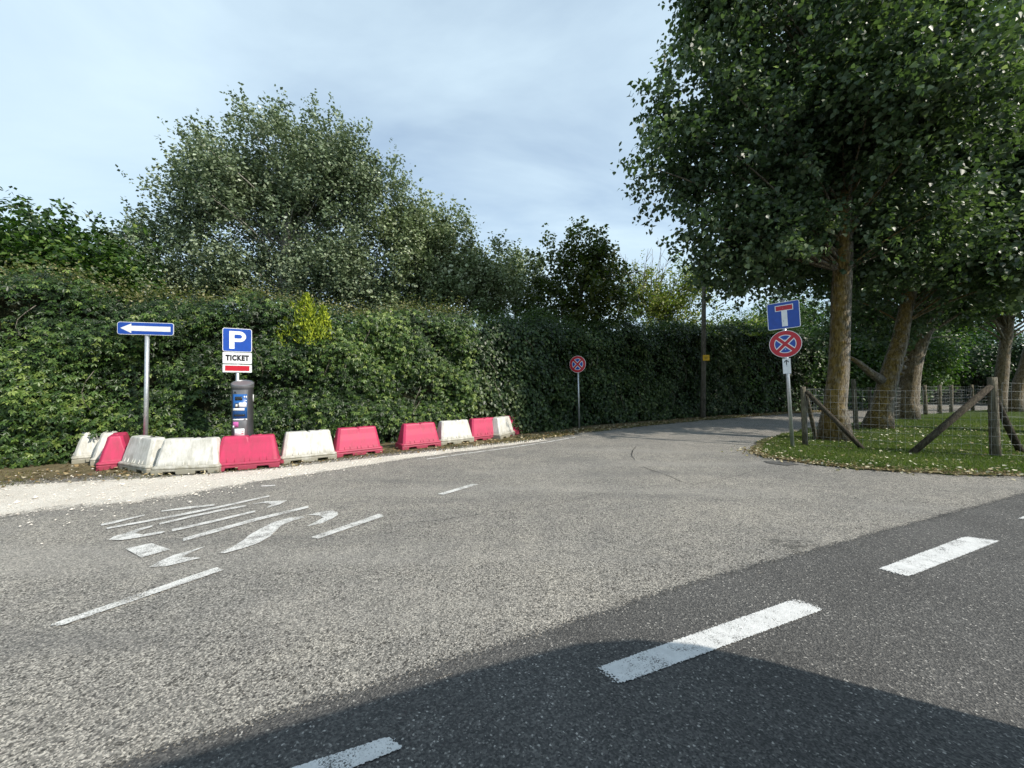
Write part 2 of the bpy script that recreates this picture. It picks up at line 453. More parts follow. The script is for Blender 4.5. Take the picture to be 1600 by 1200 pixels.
strip('main_road_seam', [np.array(q) + (0.0, -0.01) for q in E], [np.array(q) + (-.06, .15) for q in E], 0.003, M['newroad_edge'], [0.95, 0.5, 0.0], n=400)
# pale gravel along the far edge of the side road, dirt verge under the hedge
grav_lo = [(-15, 1.2), g(-150, 838), g(0, 812), g(110, 800), g(230, 785), g(330, 768), g(420, 751), g(520, 735.5), g(640, 715.5), g(740, 702.5), g(850, 688)]
grav_hi = [(-15, 2.2), g(-150, 775), g(0, 759), g(80, 756), g(160, 751), g(250, 747), g(330, 741), g(440, 732), g(560, 718.5), g(700, 703), g(850, 687)]
strip('gravel_strip', [np.array(a) + (0.10, -0.12) for a in grav_lo], grav_hi, 0.008, M['gravel'], [0.0, 0.55, 1.0, 1.0, 1.0, 1.0])
ver_lo = [(-15, 2.1), g(-150, 778), g(0, 763), g(80, 760), g(160, 755), g(250, 750), g(330, 744), g(440, 734), g(560, 720), g(700, 705), g(850, 688.5), g(905, 678.5), g(1000, 667), g(1095, 658)] + [(12.9, 17.9), (19.8, 21.1), (26.8, 24.9)]
ver_hi = [(-15, 3.6), (-8.4, 6.9), (-2.8, 9.5), (0.7, 11.2), (2.2, 12.6), (7.8, 16.4), (13.1, 19.0), (20, 22.2), (27, 26)]
strip('verge', ver_lo, ver_hi, 0.012, M['soil'], [0.1, 0.7, 1.0, 1.0], n=220)

# lawn on the right
LAWN = [g(1172, 703), g(1180, 710), g(1200, 716), g(1232, 721), g(1290, 728), g(1340, 733), g(1400, 738), g(1480, 741.5), g(1600, 745), (14, 6.2), (30, 5.2), (60, 6), (60, 36),
        (34, 24.0), (27, 21.2), (21.5, 18.9), (18.6, 17.6), (15, 15.6), (11.8, 13.35), g(1262, 670), g(1231, 677.5), g(1202, 684), g(1183, 692)]
_l = resample(LAWN + [LAWN[0]], 0.12)[:-1]
LAWN_E = _l + np.stack([0.03*np.sin(_l[:, 1]*9 + _l[:, 0]*3), 0.05*np.sin(_l[:, 0]*4.3) + 0.035*np.sin(_l[:, 0]*11.7 + 1)], 1)
sheet('lawn', [tuple(q) for q in LAWN_E], 0.016, M['turf'], jitter=0.02, step=0.15)
lawn_np = LAWN_E
_e = [np.array(q) for q in [LAWN[-2], LAWN[-1]] + LAWN[:9]]
_in = [(.30, -.05), (.30, .05), (.36, .02), (.30, .18), (.14, .32), (.06, .36), (.04, .36), (.03, .38), (.02, .36), (.02, .38), (.02, .40)]
strip('lawn_edge_soil', [q - 0.35*np.array(d_) for q, d_ in zip(_e, _in)], [q + np.array(d_) for q, d_ in zip(_e, _in)], 0.020, M['soil'], [0.0, 0.5, 0.72, 0.55, 0.1], n=150)
edge_np = resample(_e, 0.05)


# ------------------------------------------------------------------ painted markings
def mark(name, px, m, fade_ends=False, z=0.010, parent=None):
    pts = [G(x, y, z) for x, y in px]
    me = bpy.data.meshes.new(name)
    me.from_pydata(pts, [], [tuple(range(len(pts)))])
    bm = bmesh.new(); bm.from_mesh(me); bmesh.ops.triangulate(bm, faces=bm.faces)
    for f in bm.faces:
        if f.normal.z < 0: f.normal_flip()
    bm.to_mesh(me); bm.free()
    add_fade(me, [1.0] * len(me.vertices))
    return link(name, me, m, parent)

def dash(name, quad, m, z=0.010, soft=0.10, parent=None):
    """quad in pixels: near-left, far-left(along), far-right, near-right ; both ends fade out"""
    q = [np.array(G(x, y, z)) for x, y in quad]
    n = 30; vs, fd = [], []
    for i in range(n + 1):
        t = -soft + (1 + 2*soft) * i / n
        a = q[0] + (q[1] - q[0]) * t; b = q[3] + (q[2] - q[3]) * t
        e = min(t + soft, 1 + soft - t) / (2 * soft)
        for s in (-0.06, 0.06, 0.5, 0.94, 1.06):
            vs.append(tuple(a + (b - a) * s)); fd.append(min(1, e) * (1.0 if -0.01 < s < 1.01 and s != -0.06 else 0.12))
    fs = [(i*5+j, i*5+j+1, (i+1)*5+j+1, (i+1)*5+j) for i in range(n) for j in range(4)]
    me = bpy.data.meshes.new(name); me.from_pydata(vs, [], fs); add_fade(me, fd)
    bm = bmesh.new(); bm.from_mesh(me)
    for f in bm.faces:
        if f.normal.z < 0: f.normal_flip()
    bm.to_mesh(me); bm.free()
    return link(name, me, m, parent)

DG = 'fresh white dashes on the dark asphalt'
for lab, q in (('large fresh white lane dash crossed by the shadow edge', [(938,1045),(1240,939),(1284,955),(972,1070)]),
               ('fresh white lane dash in full sun near the right edge', [(1375,890),(1508,840),(1560,847),(1420,902)]),
               ('shaded white lane dash cut off by the bottom edge', [(330,1246),(606,1155),(628,1172),(345,1286)]),
               ('tip of a white lane dash at the right edge', [(1592,811),(1700,776),(1740,780),(1640,818)])):
    tag(dash('lane_dash', q, M['paint_new'], soft=0.035), lab, 'road marking', DG, 'structure')
OG = 'worn white dashes on the side road'
for lab, q in (('worn thin white dash at the lower left of the side road', [(82,977),(338,888),(347,893),(98,979)]),
               ('short worn dash beside the painted stop letters', [(486,841),(592,804),(600,808),(498,843)]),
               ('small far dash in the middle of the side road', [(684,773),(738,757),(747,758),(694,774)])):
    tag(dash('side_road_dash', q, M['paint_old'], soft=0.03), lab, 'road marking', OG, 'structure')
el_px = [(667,717.5),(730,708.5),(793,700),(850,691.5),(899,683)]
tag(mark('edge_line', el_px + [(x, y + 1.1) for x, y in el_px[::-1]], M['paint_old']), 'thin white edge line along the gravel side of the road', 'road marking', kind='structure')

st = empty('stop_marking', G(340, 830), 0, 'worn elongated stop letters painted on the side road', 'road marking', kind='structure')
bx, by = st.location.x, st.location.y
def stroke(line, w):
    """polyline (pixels) to a ribbon polygon, widths in px"""
    up = [(x, y - w_/2) for (x, y), w_ in zip(line, w)]; dn = [(x, y + w_/2) for (x, y), w_ in zip(line, w)]
    return up + dn[::-1]
z2 = lambda pts: [(340 + x/5.333, 740 + y/5.333) for x, y in pts]
z1 = lambda pts: [(140 + x/5.333, 750 + y/5.333) for x, y in pts]
letters = {
 'letter_s': [z2([(20,668),(130,615),(220,560),(262,520),(350,470),(470,410),(600,375),(700,362),(735,372),(640,395),(530,440),(480,490),(440,530),(330,592),(200,635),(60,672)]),
              z2([(750,350),(890,320),(960,315),(1000,328),(1003,350),(960,380),(860,425),(745,447),(830,402),(885,372),(840,356)]),
              z1([(500,735),(575,690),(700,635),(960,562),(850,612),(770,650),(930,658),(790,692),(640,728)])],
 'letter_t': [stroke([(286,845),(330,832.5),(400,813),(482,793)], [5, 5.5, 4.6, 3.4]), [(196,859),(237,850),(266,860),(221,873)]],
 'letter_o': [stroke([(249,820),(300,808),(345,798.5),(384,791.5)], [2.5, 3, 3, 2.5]), stroke([(269,830),(330,816.5),(399,800)], [4, 3.6, 2.8]),
              z1([(158,508),(200,478),(300,450),(400,415),(525,385),(520,398),(410,432),(380,452),(440,462),(560,440),(630,435),(600,452),(420,485),(280,508)]),
              z2([(280,262),(400,238),(580,230),(520,262),(400,297),(450,262),(380,250)])],
 'letter_p': [stroke([(167,827),(260,810),(340,794),(421,776)], [2.5, 3.2, 3, 2]), stroke([(158,821.5),(180,817),(226,806)], [3.2, 3.4, 1.6]),
              stroke([(252,800),(290,795),(335,790)], [1.6, 3.4, 2.2]), stroke([(408,760.5),(430,759.5)], [2, 2])]}
for nm, polys in letters.items():
    mb = MB()
    for poly in polys:
        mb.add([(lambda p: (p[0]-bx, p[1]-by, 0.010))(G(x, y)) for x, y in poly], [tuple(range(len(poly)))])
    me = mb.mesh(nm)
    bm = bmesh.new(); bm.from_mesh(me); bmesh.ops.triangulate(bm, faces=bm.faces)
    for f in bm.faces:
        if f.normal.z < 0: f.normal_flip()
    bm.to_mesh(me); bm.free(); add_fade(me, [1.0]*len(me.vertices))
    link(nm, me, M['paint_old'], st)

# cracks, patch and stain on the old asphalt
def ribbon(name, px, w, m, z=0.006):
    pts = np.array([G(x, y)[:2] for x, y in px]); pts = resample(pts, 0.05); pts = pts + rng.normal(0, 0.006, pts.shape)
    t = np.gradient(pts, axis=0); t /= np.linalg.norm(t, axis=1)[:, None]
    nrm = np.stack([-t[:, 1], t[:, 0]], 1); ww = w * rng.uniform(0.4, 1.2, len(pts))[:, None]
    a, b = pts + nrm*ww/2, pts - nrm*ww/2; n = len(pts)
    me = bpy.data.meshes.new(name)
    me.from_pydata([(x, y, z) for x, y in a] + [(x, y, z) for x, y in b], [], [(i+n, i+1+n, i+1, i) for i in range(n-1)])
    return tag(link(name, me, m), kind='structure')
ribbon('asphalt_crack', [(994,698),(988,704),(987,712),(992,719)], 0.016, M['tar'])
ribbon('asphalt_crack', [(1004,730),(1025,737),(1045,744),(1065,753),(1085,757)], 0.012, M['tar'])
ribbon('asphalt_crack', [(1085,757),(1110,752),(1140,746),(1175,738)], 0.007, M['tar'])
ribbon('asphalt_crack', [(590,822),(680,814),(780,800),(850,790),(960,768),(1050,757)], 0.006, M['tar'])
sheet('asphalt_patch', [g(1193,721),(G(1225,722)[0],G(1225,722)[1]),g(1247,726),g(1232,728),g(1205,725)], 0.009, M['newroad'], jitter=0.01, step=0.05)
def stain_mat():
    k = NT('oil_stain')
    a = k.ramp(k.noise(7, 6, 0.7, k.mapping((1, 3.2, 1), (0, 0, 0.7))), [(0.46, 0), (0.62, 0.75)])
    at = k.new('ShaderNodeAttribute', attribute_name='fade')
    return k.surf(k.alpha(k.bsdf((0.04, 0.04, 0.04), 0.7, 0.3), k.math('MULTIPLY', a, at.outputs['Fac'])))
st_me = bpy.data.meshes.new('oil_stain')
ring = [G(1235 + 62*math.cos(a), 851 + 17*math.sin(a) + 0.08*62*math.cos(a), 0.007) for a in np.linspace(0, 2*math.pi, 24, endpoint=False)]
st_me.from_pydata([G(1228, 849, 0.007)] + ring, [], [(0, 1 + (k+1) % 24, 1 + k) for k in range(24)])
add_fade(st_me, [1.0] + [0.0]*24)
tag(link('oil_stain', st_me, stain_mat()), kind='structure')

# ------------------------------------------------------------------ leaf scattering
TEMPL = {
 'diamond': ([(0,0,0),(-.36,.45,.07),(0,1,-.06),(.36,.45,.07)], [(0,2,1),(0,3,2)]),
 'deltoid': ([(0,0,0),(-.40,.10,.05),(-.40,.42,.07),(0,1.0,-.10),(.40,.42,.07),(.40,.10,.05)], [(0,3,2,1),(0,5,4,3)]),
 'blade': ([(-.09,0,0),(.09,0,0),(0,1,0.15)], [(0,1,2)]),
 'frond': ([(0,0,0),(-.14,.4,.03),(0,1,-.12),(.14,.4,.03)], [(0,2,1),(0,3,2)]),
}
def _creeper():
    v, f = [], []
    for ang, ln in ((0, 1.0), (62, .82), (-62, .82), (118, .5), (-118, .5)):
        a = math.radians(ang); d = (math.sin(a), math.cos(a)); s = (math.cos(a), -math.sin(a)); b = len(v); w = .21 * ln
        v += [(0, .25, .03), (d[0]*ln*.55 - s[0]*w, .25 + d[1]*ln*.55 - s[1]*w, .02), (d[0]*ln, .25 + d[1]*ln, -.10 - .05*abs(ang)/60), (d[0]*ln*.55 + s[0]*w, .25 + d[1]*ln*.55 + s[1]*w, .02)]
        f += [(b, b+2, b+1), (b, b+3, b+2)]
    return v, f
TEMPL['creeper'] = _creeper()

def norm(a): return a / np.maximum(np.linalg.norm(a, axis=1), 1e-6)[:, None]

def leaf_mesh(name, pos, nrm, tip, size, col, shape):
    tv, tf = TEMPL[shape]; tv = np.array(tv); K, N = len(tv), len(pos)
    n = norm(nrm); t = norm(tip - n * (tip * n).sum(1)[:, None]); s = np.cross(t, n)
    V = pos[:, None, :] + size[:, None, None] * (tv[None, :, 0, None] * s[:, None] + tv[None, :, 1, None] * t[:, None] + tv[None, :, 2, None] * n[:, None])
    me = bpy.data.meshes.new(name)
    me.vertices.add(N * K); me.vertices.foreach_set('co', V.reshape(-1).astype(np.float32))
    lens = np.array([len(f) for f in tf]); flat = np.concatenate([np.array(f) for f in tf]); Lp = len(flat)
    loops = (flat[None] + (np.arange(N) * K)[:, None]).reshape(-1)
    me.loops.add(N * Lp); me.loops.foreach_set('vertex_index', loops.astype(np.int32))
    me.polygons.add(N * len(tf))
    st_ = np.concatenate([[0], np.cumsum(lens)[:-1]])
    me.polygons.foreach_set('loop_start', (st_[None] + (np.arange(N) * Lp)[:, None]).reshape(-1).astype(np.int32))
    me.update(calc_edges=True)
    a = me.attributes.new('col', 'FLOAT_COLOR', 'POINT')
    c4 = np.concatenate([np.repeat(col, K, axis=0), np.ones((N * K, 1))], 1)
    a.data.foreach_set('color', c4.reshape(-1).astype(np.float32))
    return me

def palette(cols, t):
    cols = np.array(cols, float); x = np.clip(t, 0, 0.9999) * (len(cols) - 1); i = x.astype(int); f = (x - i)[:, None]
    return cols[i] * (1 - f) + cols[i + 1] * f

# ------------------------------------------------------------------ the hedge
hp = HEDGE; hd = np.r_[0, np.cumsum(np.linalg.norm(np.diff(hp, axis=0), axis=1))]
def hedge_at(s):
    x = np.interp(s, hd, hp[:, 0]); y = np.interp(s, hd, hp[:, 1])
    e = 0.6
    tx = np.interp(s + e, hd, hp[:, 0]) - np.interp(s - e, hd, hp[:, 0]); ty = np.interp(s + e, hd, hp[:, 1]) - np.interp(s - e, hd, hp[:, 1])
    l = np.hypot(tx, ty); return np.stack([x, y], -1), np.stack([ty / l, -tx / l], -1)      # point, outward normal (towards the road)
def s_at_px(px):
    ss = np.linspace(0, hd[-1], 4000); p, _ = hedge_at(ss); x = 800 + F * p[:, 0] / np.maximum(p[:, 1], .1)
    x[p[:, 1] < 1] = -1e9
    return ss[np.argmin(abs(x - px))]
def hedge_top(s):
    k = np.interp(s, [0, s_at_px(0), s_at_px(150), s_at_px(420), s_at_px(560), s_at_px(850), s_at_px(1060), s_at_px(1200), hd[-1]],
                  [3.2, 3.25, 3.2, 3.15, 3.15, 3.3, 3.75, 4.1, 4.6])
    return k + 0.10*np.sin(s*1.7) + 0.07*np.sin(s*4.3 + 1)

def hedge(name, label, s0, s1, n_cl, per, shape, size, cols, mats, cl_sig, bulge, droop, z0=0.0, depth=1.0, group='hedges along the side road', hollow=0.0, top_cols=None):
    r = np.random.default_rng(int(s0*100) + 5)
    mid, _ = hedge_at(np.array([(s0 + s1)/2])); base = np.array([mid[0, 0], mid[0, 1], 0.0])
    root = empty(name, base, 0, label, 'hedge', group)
    # solid core that stops sky showing through; inner shade is in its dark colour
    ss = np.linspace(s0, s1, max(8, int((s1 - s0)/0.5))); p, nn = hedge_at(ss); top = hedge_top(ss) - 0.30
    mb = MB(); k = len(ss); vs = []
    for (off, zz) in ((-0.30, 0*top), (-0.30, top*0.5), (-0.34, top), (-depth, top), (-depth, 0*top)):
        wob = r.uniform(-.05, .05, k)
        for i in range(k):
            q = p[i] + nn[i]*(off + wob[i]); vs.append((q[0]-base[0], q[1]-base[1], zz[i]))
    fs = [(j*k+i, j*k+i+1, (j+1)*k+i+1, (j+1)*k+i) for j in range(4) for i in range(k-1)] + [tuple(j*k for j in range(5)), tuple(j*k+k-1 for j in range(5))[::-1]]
    mb.add(vs, fs).build('branches', M['core'], root)  # in the hedge this part is the solid dark core
    # front clumps
    cs = r.uniform(s0, s1, n_cl); ct = hedge_top(cs)
    cz = z0 + (ct - z0) * r.uniform(0.0, 1.0, n_cl)
    # coarse bulges so that sprays overhang dark hollows
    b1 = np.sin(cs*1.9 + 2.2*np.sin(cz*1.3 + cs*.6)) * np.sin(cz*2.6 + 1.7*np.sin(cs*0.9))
    dep = -0.14 + bulge*b1 + r.uniform(-0.12, 0.10, n_cl)
    keep = r.uniform(0, 1, n_cl) > hollow * np.clip(-b1*1.6, 0, 1)
    cs, cz, dep, b1, ct = cs[keep], cz[keep], dep[keep], b1[keep], ct[keep]; n_cl = len(cs)
    # a flat inner layer of leaves behind the sprays, coloured darker for the shaded depth
    n2 = int(n_cl*0.42); s2 = r.uniform(s0, s1, n2); z2_ = z0 + (hedge_top(s2) - z0)*r.uniform(0, 1, n2)
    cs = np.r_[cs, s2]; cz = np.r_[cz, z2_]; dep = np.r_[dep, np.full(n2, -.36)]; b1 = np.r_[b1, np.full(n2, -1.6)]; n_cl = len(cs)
    ctint = r.normal(0, 0.16, n_cl) + 0.12*np.sin(cs*0.8 + cz) + 0.12*b1  # tint follows the bulges: shade of the hollows put into the leaf colour
    N = n_cl * per
    idx = np.repeat(np.arange(n_cl), per)
    a = r.normal(0, cl_sig, N); b = r.normal(0, cl_sig*0.8, N)
    ls, lz = cs[idx] + a, cz[idx] + b
    rr = np.clip((a*a + b*b) / (cl_sig*cl_sig*3), 0, 1)
    ld = dep[idx] + 0.15*(1 - rr) - 0.10*np.clip(-b/cl_sig, -1, 1)*-0.5 + r.normal(0, 0.055, N)
    ok = (lz > 0.03) & (lz < hedge_top(ls) + 0.12) & (ls > s0 - .1) & (ls < s1 + .1)
    ls, lz, ld, idx = ls[ok], lz[ok], ld[ok], idx[ok]; N = len(ls)
    p, nn = hedge_at(ls)
    rough_top = np.clip((lz - (hedge_top(ls) - 0.35)) / 0.35, 0, 1)
    ld = ld - 0.28 * rough_top**2                                     # rounded shoulder
    pos = np.stack([p[:, 0] + nn[:, 0]*ld - base[0], p[:, 1] + nn[:, 1]*ld - base[1], lz], 1)
    out = np.stack([nn[:, 0], nn[:, 1], np.zeros(N)], 1)
    nrm = out + np.array([0, 0, 0.55]) + r.normal(0, 0.42, (N, 3))
    tip = np.array([0, 0, -droop]) + out*0.35 + r.normal(0, 0.5, (N, 3))
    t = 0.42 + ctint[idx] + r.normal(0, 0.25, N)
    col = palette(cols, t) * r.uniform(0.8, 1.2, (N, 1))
    fol = link('foliage', leaf_mesh('foliage', pos, nrm, tip, size * r.uniform(0.7, 1.25, N), col, shape), mats, root); fol['kind'] = 'stuff'
    # bare runners and dead stems showing between the leaves
    mb = MB()
    for q in range(int((s1 - s0)*1.3)):
        s_ = r.uniform(s0 + .2, s1 - .2); z_ = r.uniform(0.9, 3.0); L_ = r.uniform(0.35, 0.9); pts = []
        for t_ in np.linspace(0, 1, 5):
            p_, n_ = hedge_at(np.array([s_ + .12*math.sin(3*t_ + s_)])); o_ = .10 + .10*math.sin(math.pi*t_)
            pts.append((p_[0, 0] + n_[0, 0]*o_ - base[0], p_[0, 1] + n_[0, 1]*o_ - base[1], z_ - L_*t_))
        mb.tube(pts, [.007, .006, .005, .004, .003], 5, cap=False)
    st_o = mb.build('bare_stems', M['bark2'], root); st_o['kind'] = 'stuff'
    # clipped top with young shoots
    nt = int((s1 - s0) * 700)
    ls = r.uniform(s0, s1, nt); dpt = r.uniform(-depth, 0.0, nt); p, nn = hedge_at(ls)
    zt = hedge_top(ls) + r.normal(0, 0.07, nt) - 0.25*np.clip((dpt + 0.3)/0.3, 0, 1)**2 + 0.16*np.abs(np.sin(ls*5.1))*np.abs(np.sin(ls*2.3 + 1))
    shoot = r.uniform(0, 1, nt) < 0.22
    zt = zt + np.where(shoot, r.uniform(0.05, 0.28, nt), 0)
    pos = np.stack([p[:, 0] + nn[:, 0]*dpt - base[0], p[:, 1] + nn[:, 1]*dpt - base[1], zt], 1)
    nrm = np.array([0, 0, 1.0]) + r.normal(0, 0.6, (nt, 3)); tip = r.normal(0, 1, (nt, 3)) + np.array([0, 0, 0.5])
    tc = top_cols if top_cols else cols
    col = palette(tc, 0.55 + r.normal(0, 0.22, nt))
    sh = link('top_shoots', leaf_mesh('top_shoots', pos, nrm, tip, size*0.72*r.uniform(0.6, 1.2, nt), col, 'diamond'), M['leaf'], root); sh['kind'] = 'stuff'
    return root

GREEN = [(0.012, 0.027, 0.007), (0.024, 0.053, 0.011), (0.046, 0.094, 0.018), (0.090, 0.155, 0.029), (0.205, 0.27, 0.062)]
IVY = [(0.016, 0.033, 0.011), (0.028, 0.055, 0.017), (0.046, 0.082, 0.024), (0.074, 0.115, 0.035), (0.14, 0.18, 0.065)]
SHOOT = [(0.05, 0.065, 0.022), (0.085, 0.10, 0.035), (0.14, 0.145, 0.055), (0.22, 0.20, 0.09), (0.30, 0.27, 0.13)]
sA, sB, sC = s_at_px(740), s_at_px(1165), s_at_px(1480)
hedge('creeper_hedge', 'tall sunlit hedge of drooping creeper leaves behind the plastic barriers', hd[1]-4.0, sA, 2350, 23, 'creeper', 0.076, GREEN, M['leafg'], 0.15, 0.22, 1.2, hollow=0.85, top_cols=SHOOT)
hedge('ivy_hedge', 'dark ivy hedge in tree shade behind the small no-stopping sign', sA, sB, 2000, 26, 'deltoid', 0.085, IVY, M['leafg'], 0.14, 0.10, 0.8, hollow=0.4)
hedge('roadside_hedge', 'hedge at the bend of the side road past the utility pole', sB, hd[-1] - 2, 1900, 22, 'deltoid', 0.105, GREEN[:4], M['leafg'], 0.2, 0.14, 0.8, hollow=0.4)

# ------------------------------------------------------------------ trees
def sample_lobes(lobes, n, r, shell=0.45):
    w = np.array([l[3]*l[4]*l[5] for l in lobes])**0.75; w /= w.sum()
    k = r.choice(len(lobes), n, p=w); L = np.array(lobes, float)[k]
    d = norm(r.normal(0, 1, (n, 3))); rad = r.uniform(0, 1, n)**shell
    rad = np.clip(rad * (1 + r.normal(0, 0.06, n)), 0, 1.08)
    return L[:, :3] + d * rad[:, None] * L[:, 3:6], d, rad

def sublobes(lobes, n, rmin, rmax, r, shell=0.5):
    c, d, rad = sample_lobes(lobes, n, r, shell)
    rr = r.uniform(rmin, rmax, n)
    c = c - d*rr[:, None]*0.35
    return [(c[i, 0], c[i, 1], c[i, 2], rr[i], rr[i], rr[i]*.85) for i in range(n)]

def tree(name, label, base, trunk, lobes, n_cl, per, size, shape, cols, bark, shoot=0.6, up=0.5, droop=0.5, sig=0.12, group='trees', n_branch=50, leafm='leaf', seed=1,
         shell=0.42, keep=None, tone=0.0, shoots=3, br_r=0.05, extra_stub=None, twig_mat=None, zmin=None, sub=None, edge_lobes=()):
    """trunk: [(x,y,z,r)...] relative to base; lobes: (cx,cy,cz,rx,ry,rz) relative to base"""
    r = np.random.default_rng(seed)
    root = empty(name, base, 0, label, 'tree', group)
    mb = MB(); tp = resample_n(np.array(trunk, float), 14)
    tp[1:-1, :2] += r.normal(0, 0.018, (12, 2))
    wob = tp[:, 3] * (1 + r.normal(0, 0.035, 14))
    mb.tube([tuple(q[:3]) for q in tp], list(wob), 14)
    if extra_stub:
        for pts, rads in extra_stub: mb.tube(pts, rads, 9)
    mb.build('trunk', M[bark], root)
    if sub:
        n_in = int(n_cl*0.22)
        c0, d0, r0_ = sample_lobes([(a_, b_, c_, .8*x_, .8*y_, .8*z_) for a_, b_, c_, x_, y_, z_ in lobes], n_in, r, 0.5)
        c, d, rad = sample_lobes(sublobes(lobes, sub[0], sub[1], sub[2], r) + list(edge_lobes)*3, n_cl - n_in, r, shell)
        c, d, rad = np.concatenate([c0, c]), np.concatenate([d0, d]), np.concatenate([r0_, rad])
    else:
        c, d, rad = sample_lobes(lobes, n_cl, r, shell)
    if zmin is not None: c[:, 2] = np.maximum(c[:, 2], zmin + r.uniform(0, .5, n_cl))
    if keep is not None:
        kk = keep(c, r); c, d, rad = c[kk], d[kk], rad[kk]; n_cl = len(c)
    # limbs
    mb = MB(); order = r.permutation(n_cl)[:n_branch]
    zt = tp[:, 2]
    for i in order:
        q = c[i]; hz = np.hypot(q[0] - tp[-1, 0], q[1] - tp[-1, 1])
        z0 = np.clip(q[2] - 0.45*hz - r.uniform(0.3, 1.4), zt[0] + 0.35*(zt[-1]-zt[0]), zt[-1])
        a = np.array([np.interp(z0, zt, tp[:, 0]), np.interp(z0, zt, tp[:, 1]), z0])
        m1 = a + (q - a)*0.5 + np.array([0, 0, 0.10*np.linalg.norm(q - a)]) + r.normal(0, 0.10, 3)
        r0 = min(br_r * (0.5 + 0.22*np.linalg.norm(q - a)), np.interp(z0, zt, tp[:, 3])*0.6)
        pts = [tuple((1-t)**2*a + 2*t*(1-t)*m1 + t*t*q) for t in np.linspace(0, 1, 7)]
        mb.tube(pts, list(np.linspace(r0, 0.010, 7)), 6, cap=False)
    mb.build('branches', twig_mat or M[bark], root)
    # leaves on shoots
    ns = n_cl * shoots; ci = np.repeat(np.arange(n_cl), shoots)
    sd = norm(d[ci]*0.8 + np.array([0, 0, up]) + r.normal(0, 0.55, (ns, 3)))
    sl = shoot * r.uniform(0.5, 1.3, ns); so = c[ci] + r.normal(0, sig*1.2, (ns, 3))
    N = ns * per; li = np.repeat(np.arange(ns), per)
    tt = r.uniform(0, 1, N)**0.85
    taper = (1.15 - 0.85*tt)[:, None]
    pos = so[li] + sd[li]*(sl[li]*tt)[:, None] + r.normal(0, sig, (N, 3))*taper
    nrm = sd[li]*0.4 + np.array([0, 0, 0.55]) + r.normal(0, 0.65, (N, 3))
    tip = sd[li]*0.5 + np.array([0, 0, -droop]) + r.normal(0, 0.55, (N, 3))
    t = 0.42 + tone + r.normal(0, 0.13, n_cl)[ci][li] + r.normal(0, 0.17, N)
    col = palette(cols, t) * r.uniform(0.82, 1.18, (N, 1))
    fo = link('crown', leaf_mesh('crown', pos, nrm, tip, size * r.uniform(0.65, 1.2, N), col, shape), M[leafm], root); fo['kind'] = 'stuff'
    return root

POP = [(0.070, 0.100, 0.052), (0.125, 0.170, 0.092), (0.190, 0.240, 0.140), (0.29, 0.34, 0.22), (0.56, 0.61, 0.50)]
POP2 = [(0.082, 0.114, 0.048), (0.140, 0.185, 0.084), (0.215, 0.265, 0.135), (0.34, 0.385, 0.24), (0.62, 0.66, 0.54)]
MAPLE = [(0.026, 0.040, 0.011), (0.046, 0.066, 0.015), (0.068, 0.088, 0.020), (0.095, 0.105, 0.026), (0.12, 0.11, 0.03)]
DRY = [(0.10, 0.13, 0.025), (0.15, 0.185, 0.035), (0.21, 0.24, 0.05), (0.29, 0.29, 0.075), (0.36, 0.32, 0.12)]
BLACKP = [(0.024, 0.043, 0.021), (0.047, 0.077, 0.036), (0.078, 0.118, 0.055), (0.130, 0.178, 0.085), (0.28, 0.33, 0.19)]
LIME = [(0.06, 0.10, 0.010), (0.17, 0.23, 0.014), (0.30, 0.36, 0.020), (0.44, 0.48, 0.035)]

# big white poplar behind the hedge (left of centre)
tree('white_poplar', 'tallest grey-green poplar behind the hedge, left of centre', (-8.0, 13.2, 0),
     [(0,0,0,.30),(0.1,0,3,.24),(0.25,0,6,.16),(0.3,0,9.2,.05)],
     [(0.1,0,5.4,4.0,3.0,2.8),(0.2,0,7.6,3.3,2.5,2.1),(0.3,-.2,8.8,1.6,1.4,1.4),(1.8,0,8.5,1.6,1.4,1.4),(-1.8,0,8.4,1.5,1.3,1.3),(-3.7,0,5.9,1.2,1.1,1.4),(-2.7,0,7.0,1.6,1.4,1.6),(-2.0,0,4.6,2.2,1.8,1.6),(2.6,0,4.7,2.2,1.8,1.7),(3.2,0.3,3.6,2.0,1.6,1.3),(3.2,0,6.7,1.1,1.2,1.6),(2.6,0,8.2,.9,1,1.3)],
     1400, 13, 0.108, 'diamond', POP, 'palebark', shoot=0.75, up=1.3, droop=0.2, sig=0.085, sub=(80, .7, 1.2), edge_lobes=[(-2.6,0,9.0,.7,.7,.8),(.3,0,10.0,.5,.5,.9),(1.3,0,9.7,.5,.5,.8),(2.4,0,9.4,.55,.6,.9),(-1.2,0,9.6,.5,.5,.8),(3.5,0,7.9,.8,.8,1.0),(-4.3,0,6.6,.7,.7,.7),(-3.4,0,7.0,.6,.6,.7)], leafm='silver_leaf', group='trees behind the hedge', n_branch=90, seed=3, br_r=0.03, shell=0.40, shoots=7)
tree('white_poplar', 'rounded pale-leaved poplar behind the hedge, right of the tallest one', (-2.7, 14.2, 0),
     [(0,0,0,.24),(0,0,3,.18),(0.1,0,6.4,.05)],
     [(0,0,4.6,3.0,2.4,2.4),(-0.4,0,6.4,2.2,1.8,1.7),(1.5,-.2,4.7,1.9,1.6,1.6)],
     660, 13, 0.115, 'diamond', POP2, 'palebark', shoot=0.65, up=1.2, droop=0.2, sig=0.085, sub=(40, .6, 1.0), leafm='silver_leaf', group='trees behind the hedge', n_branch=50, seed=4, br_r=0.025, shoots=7)
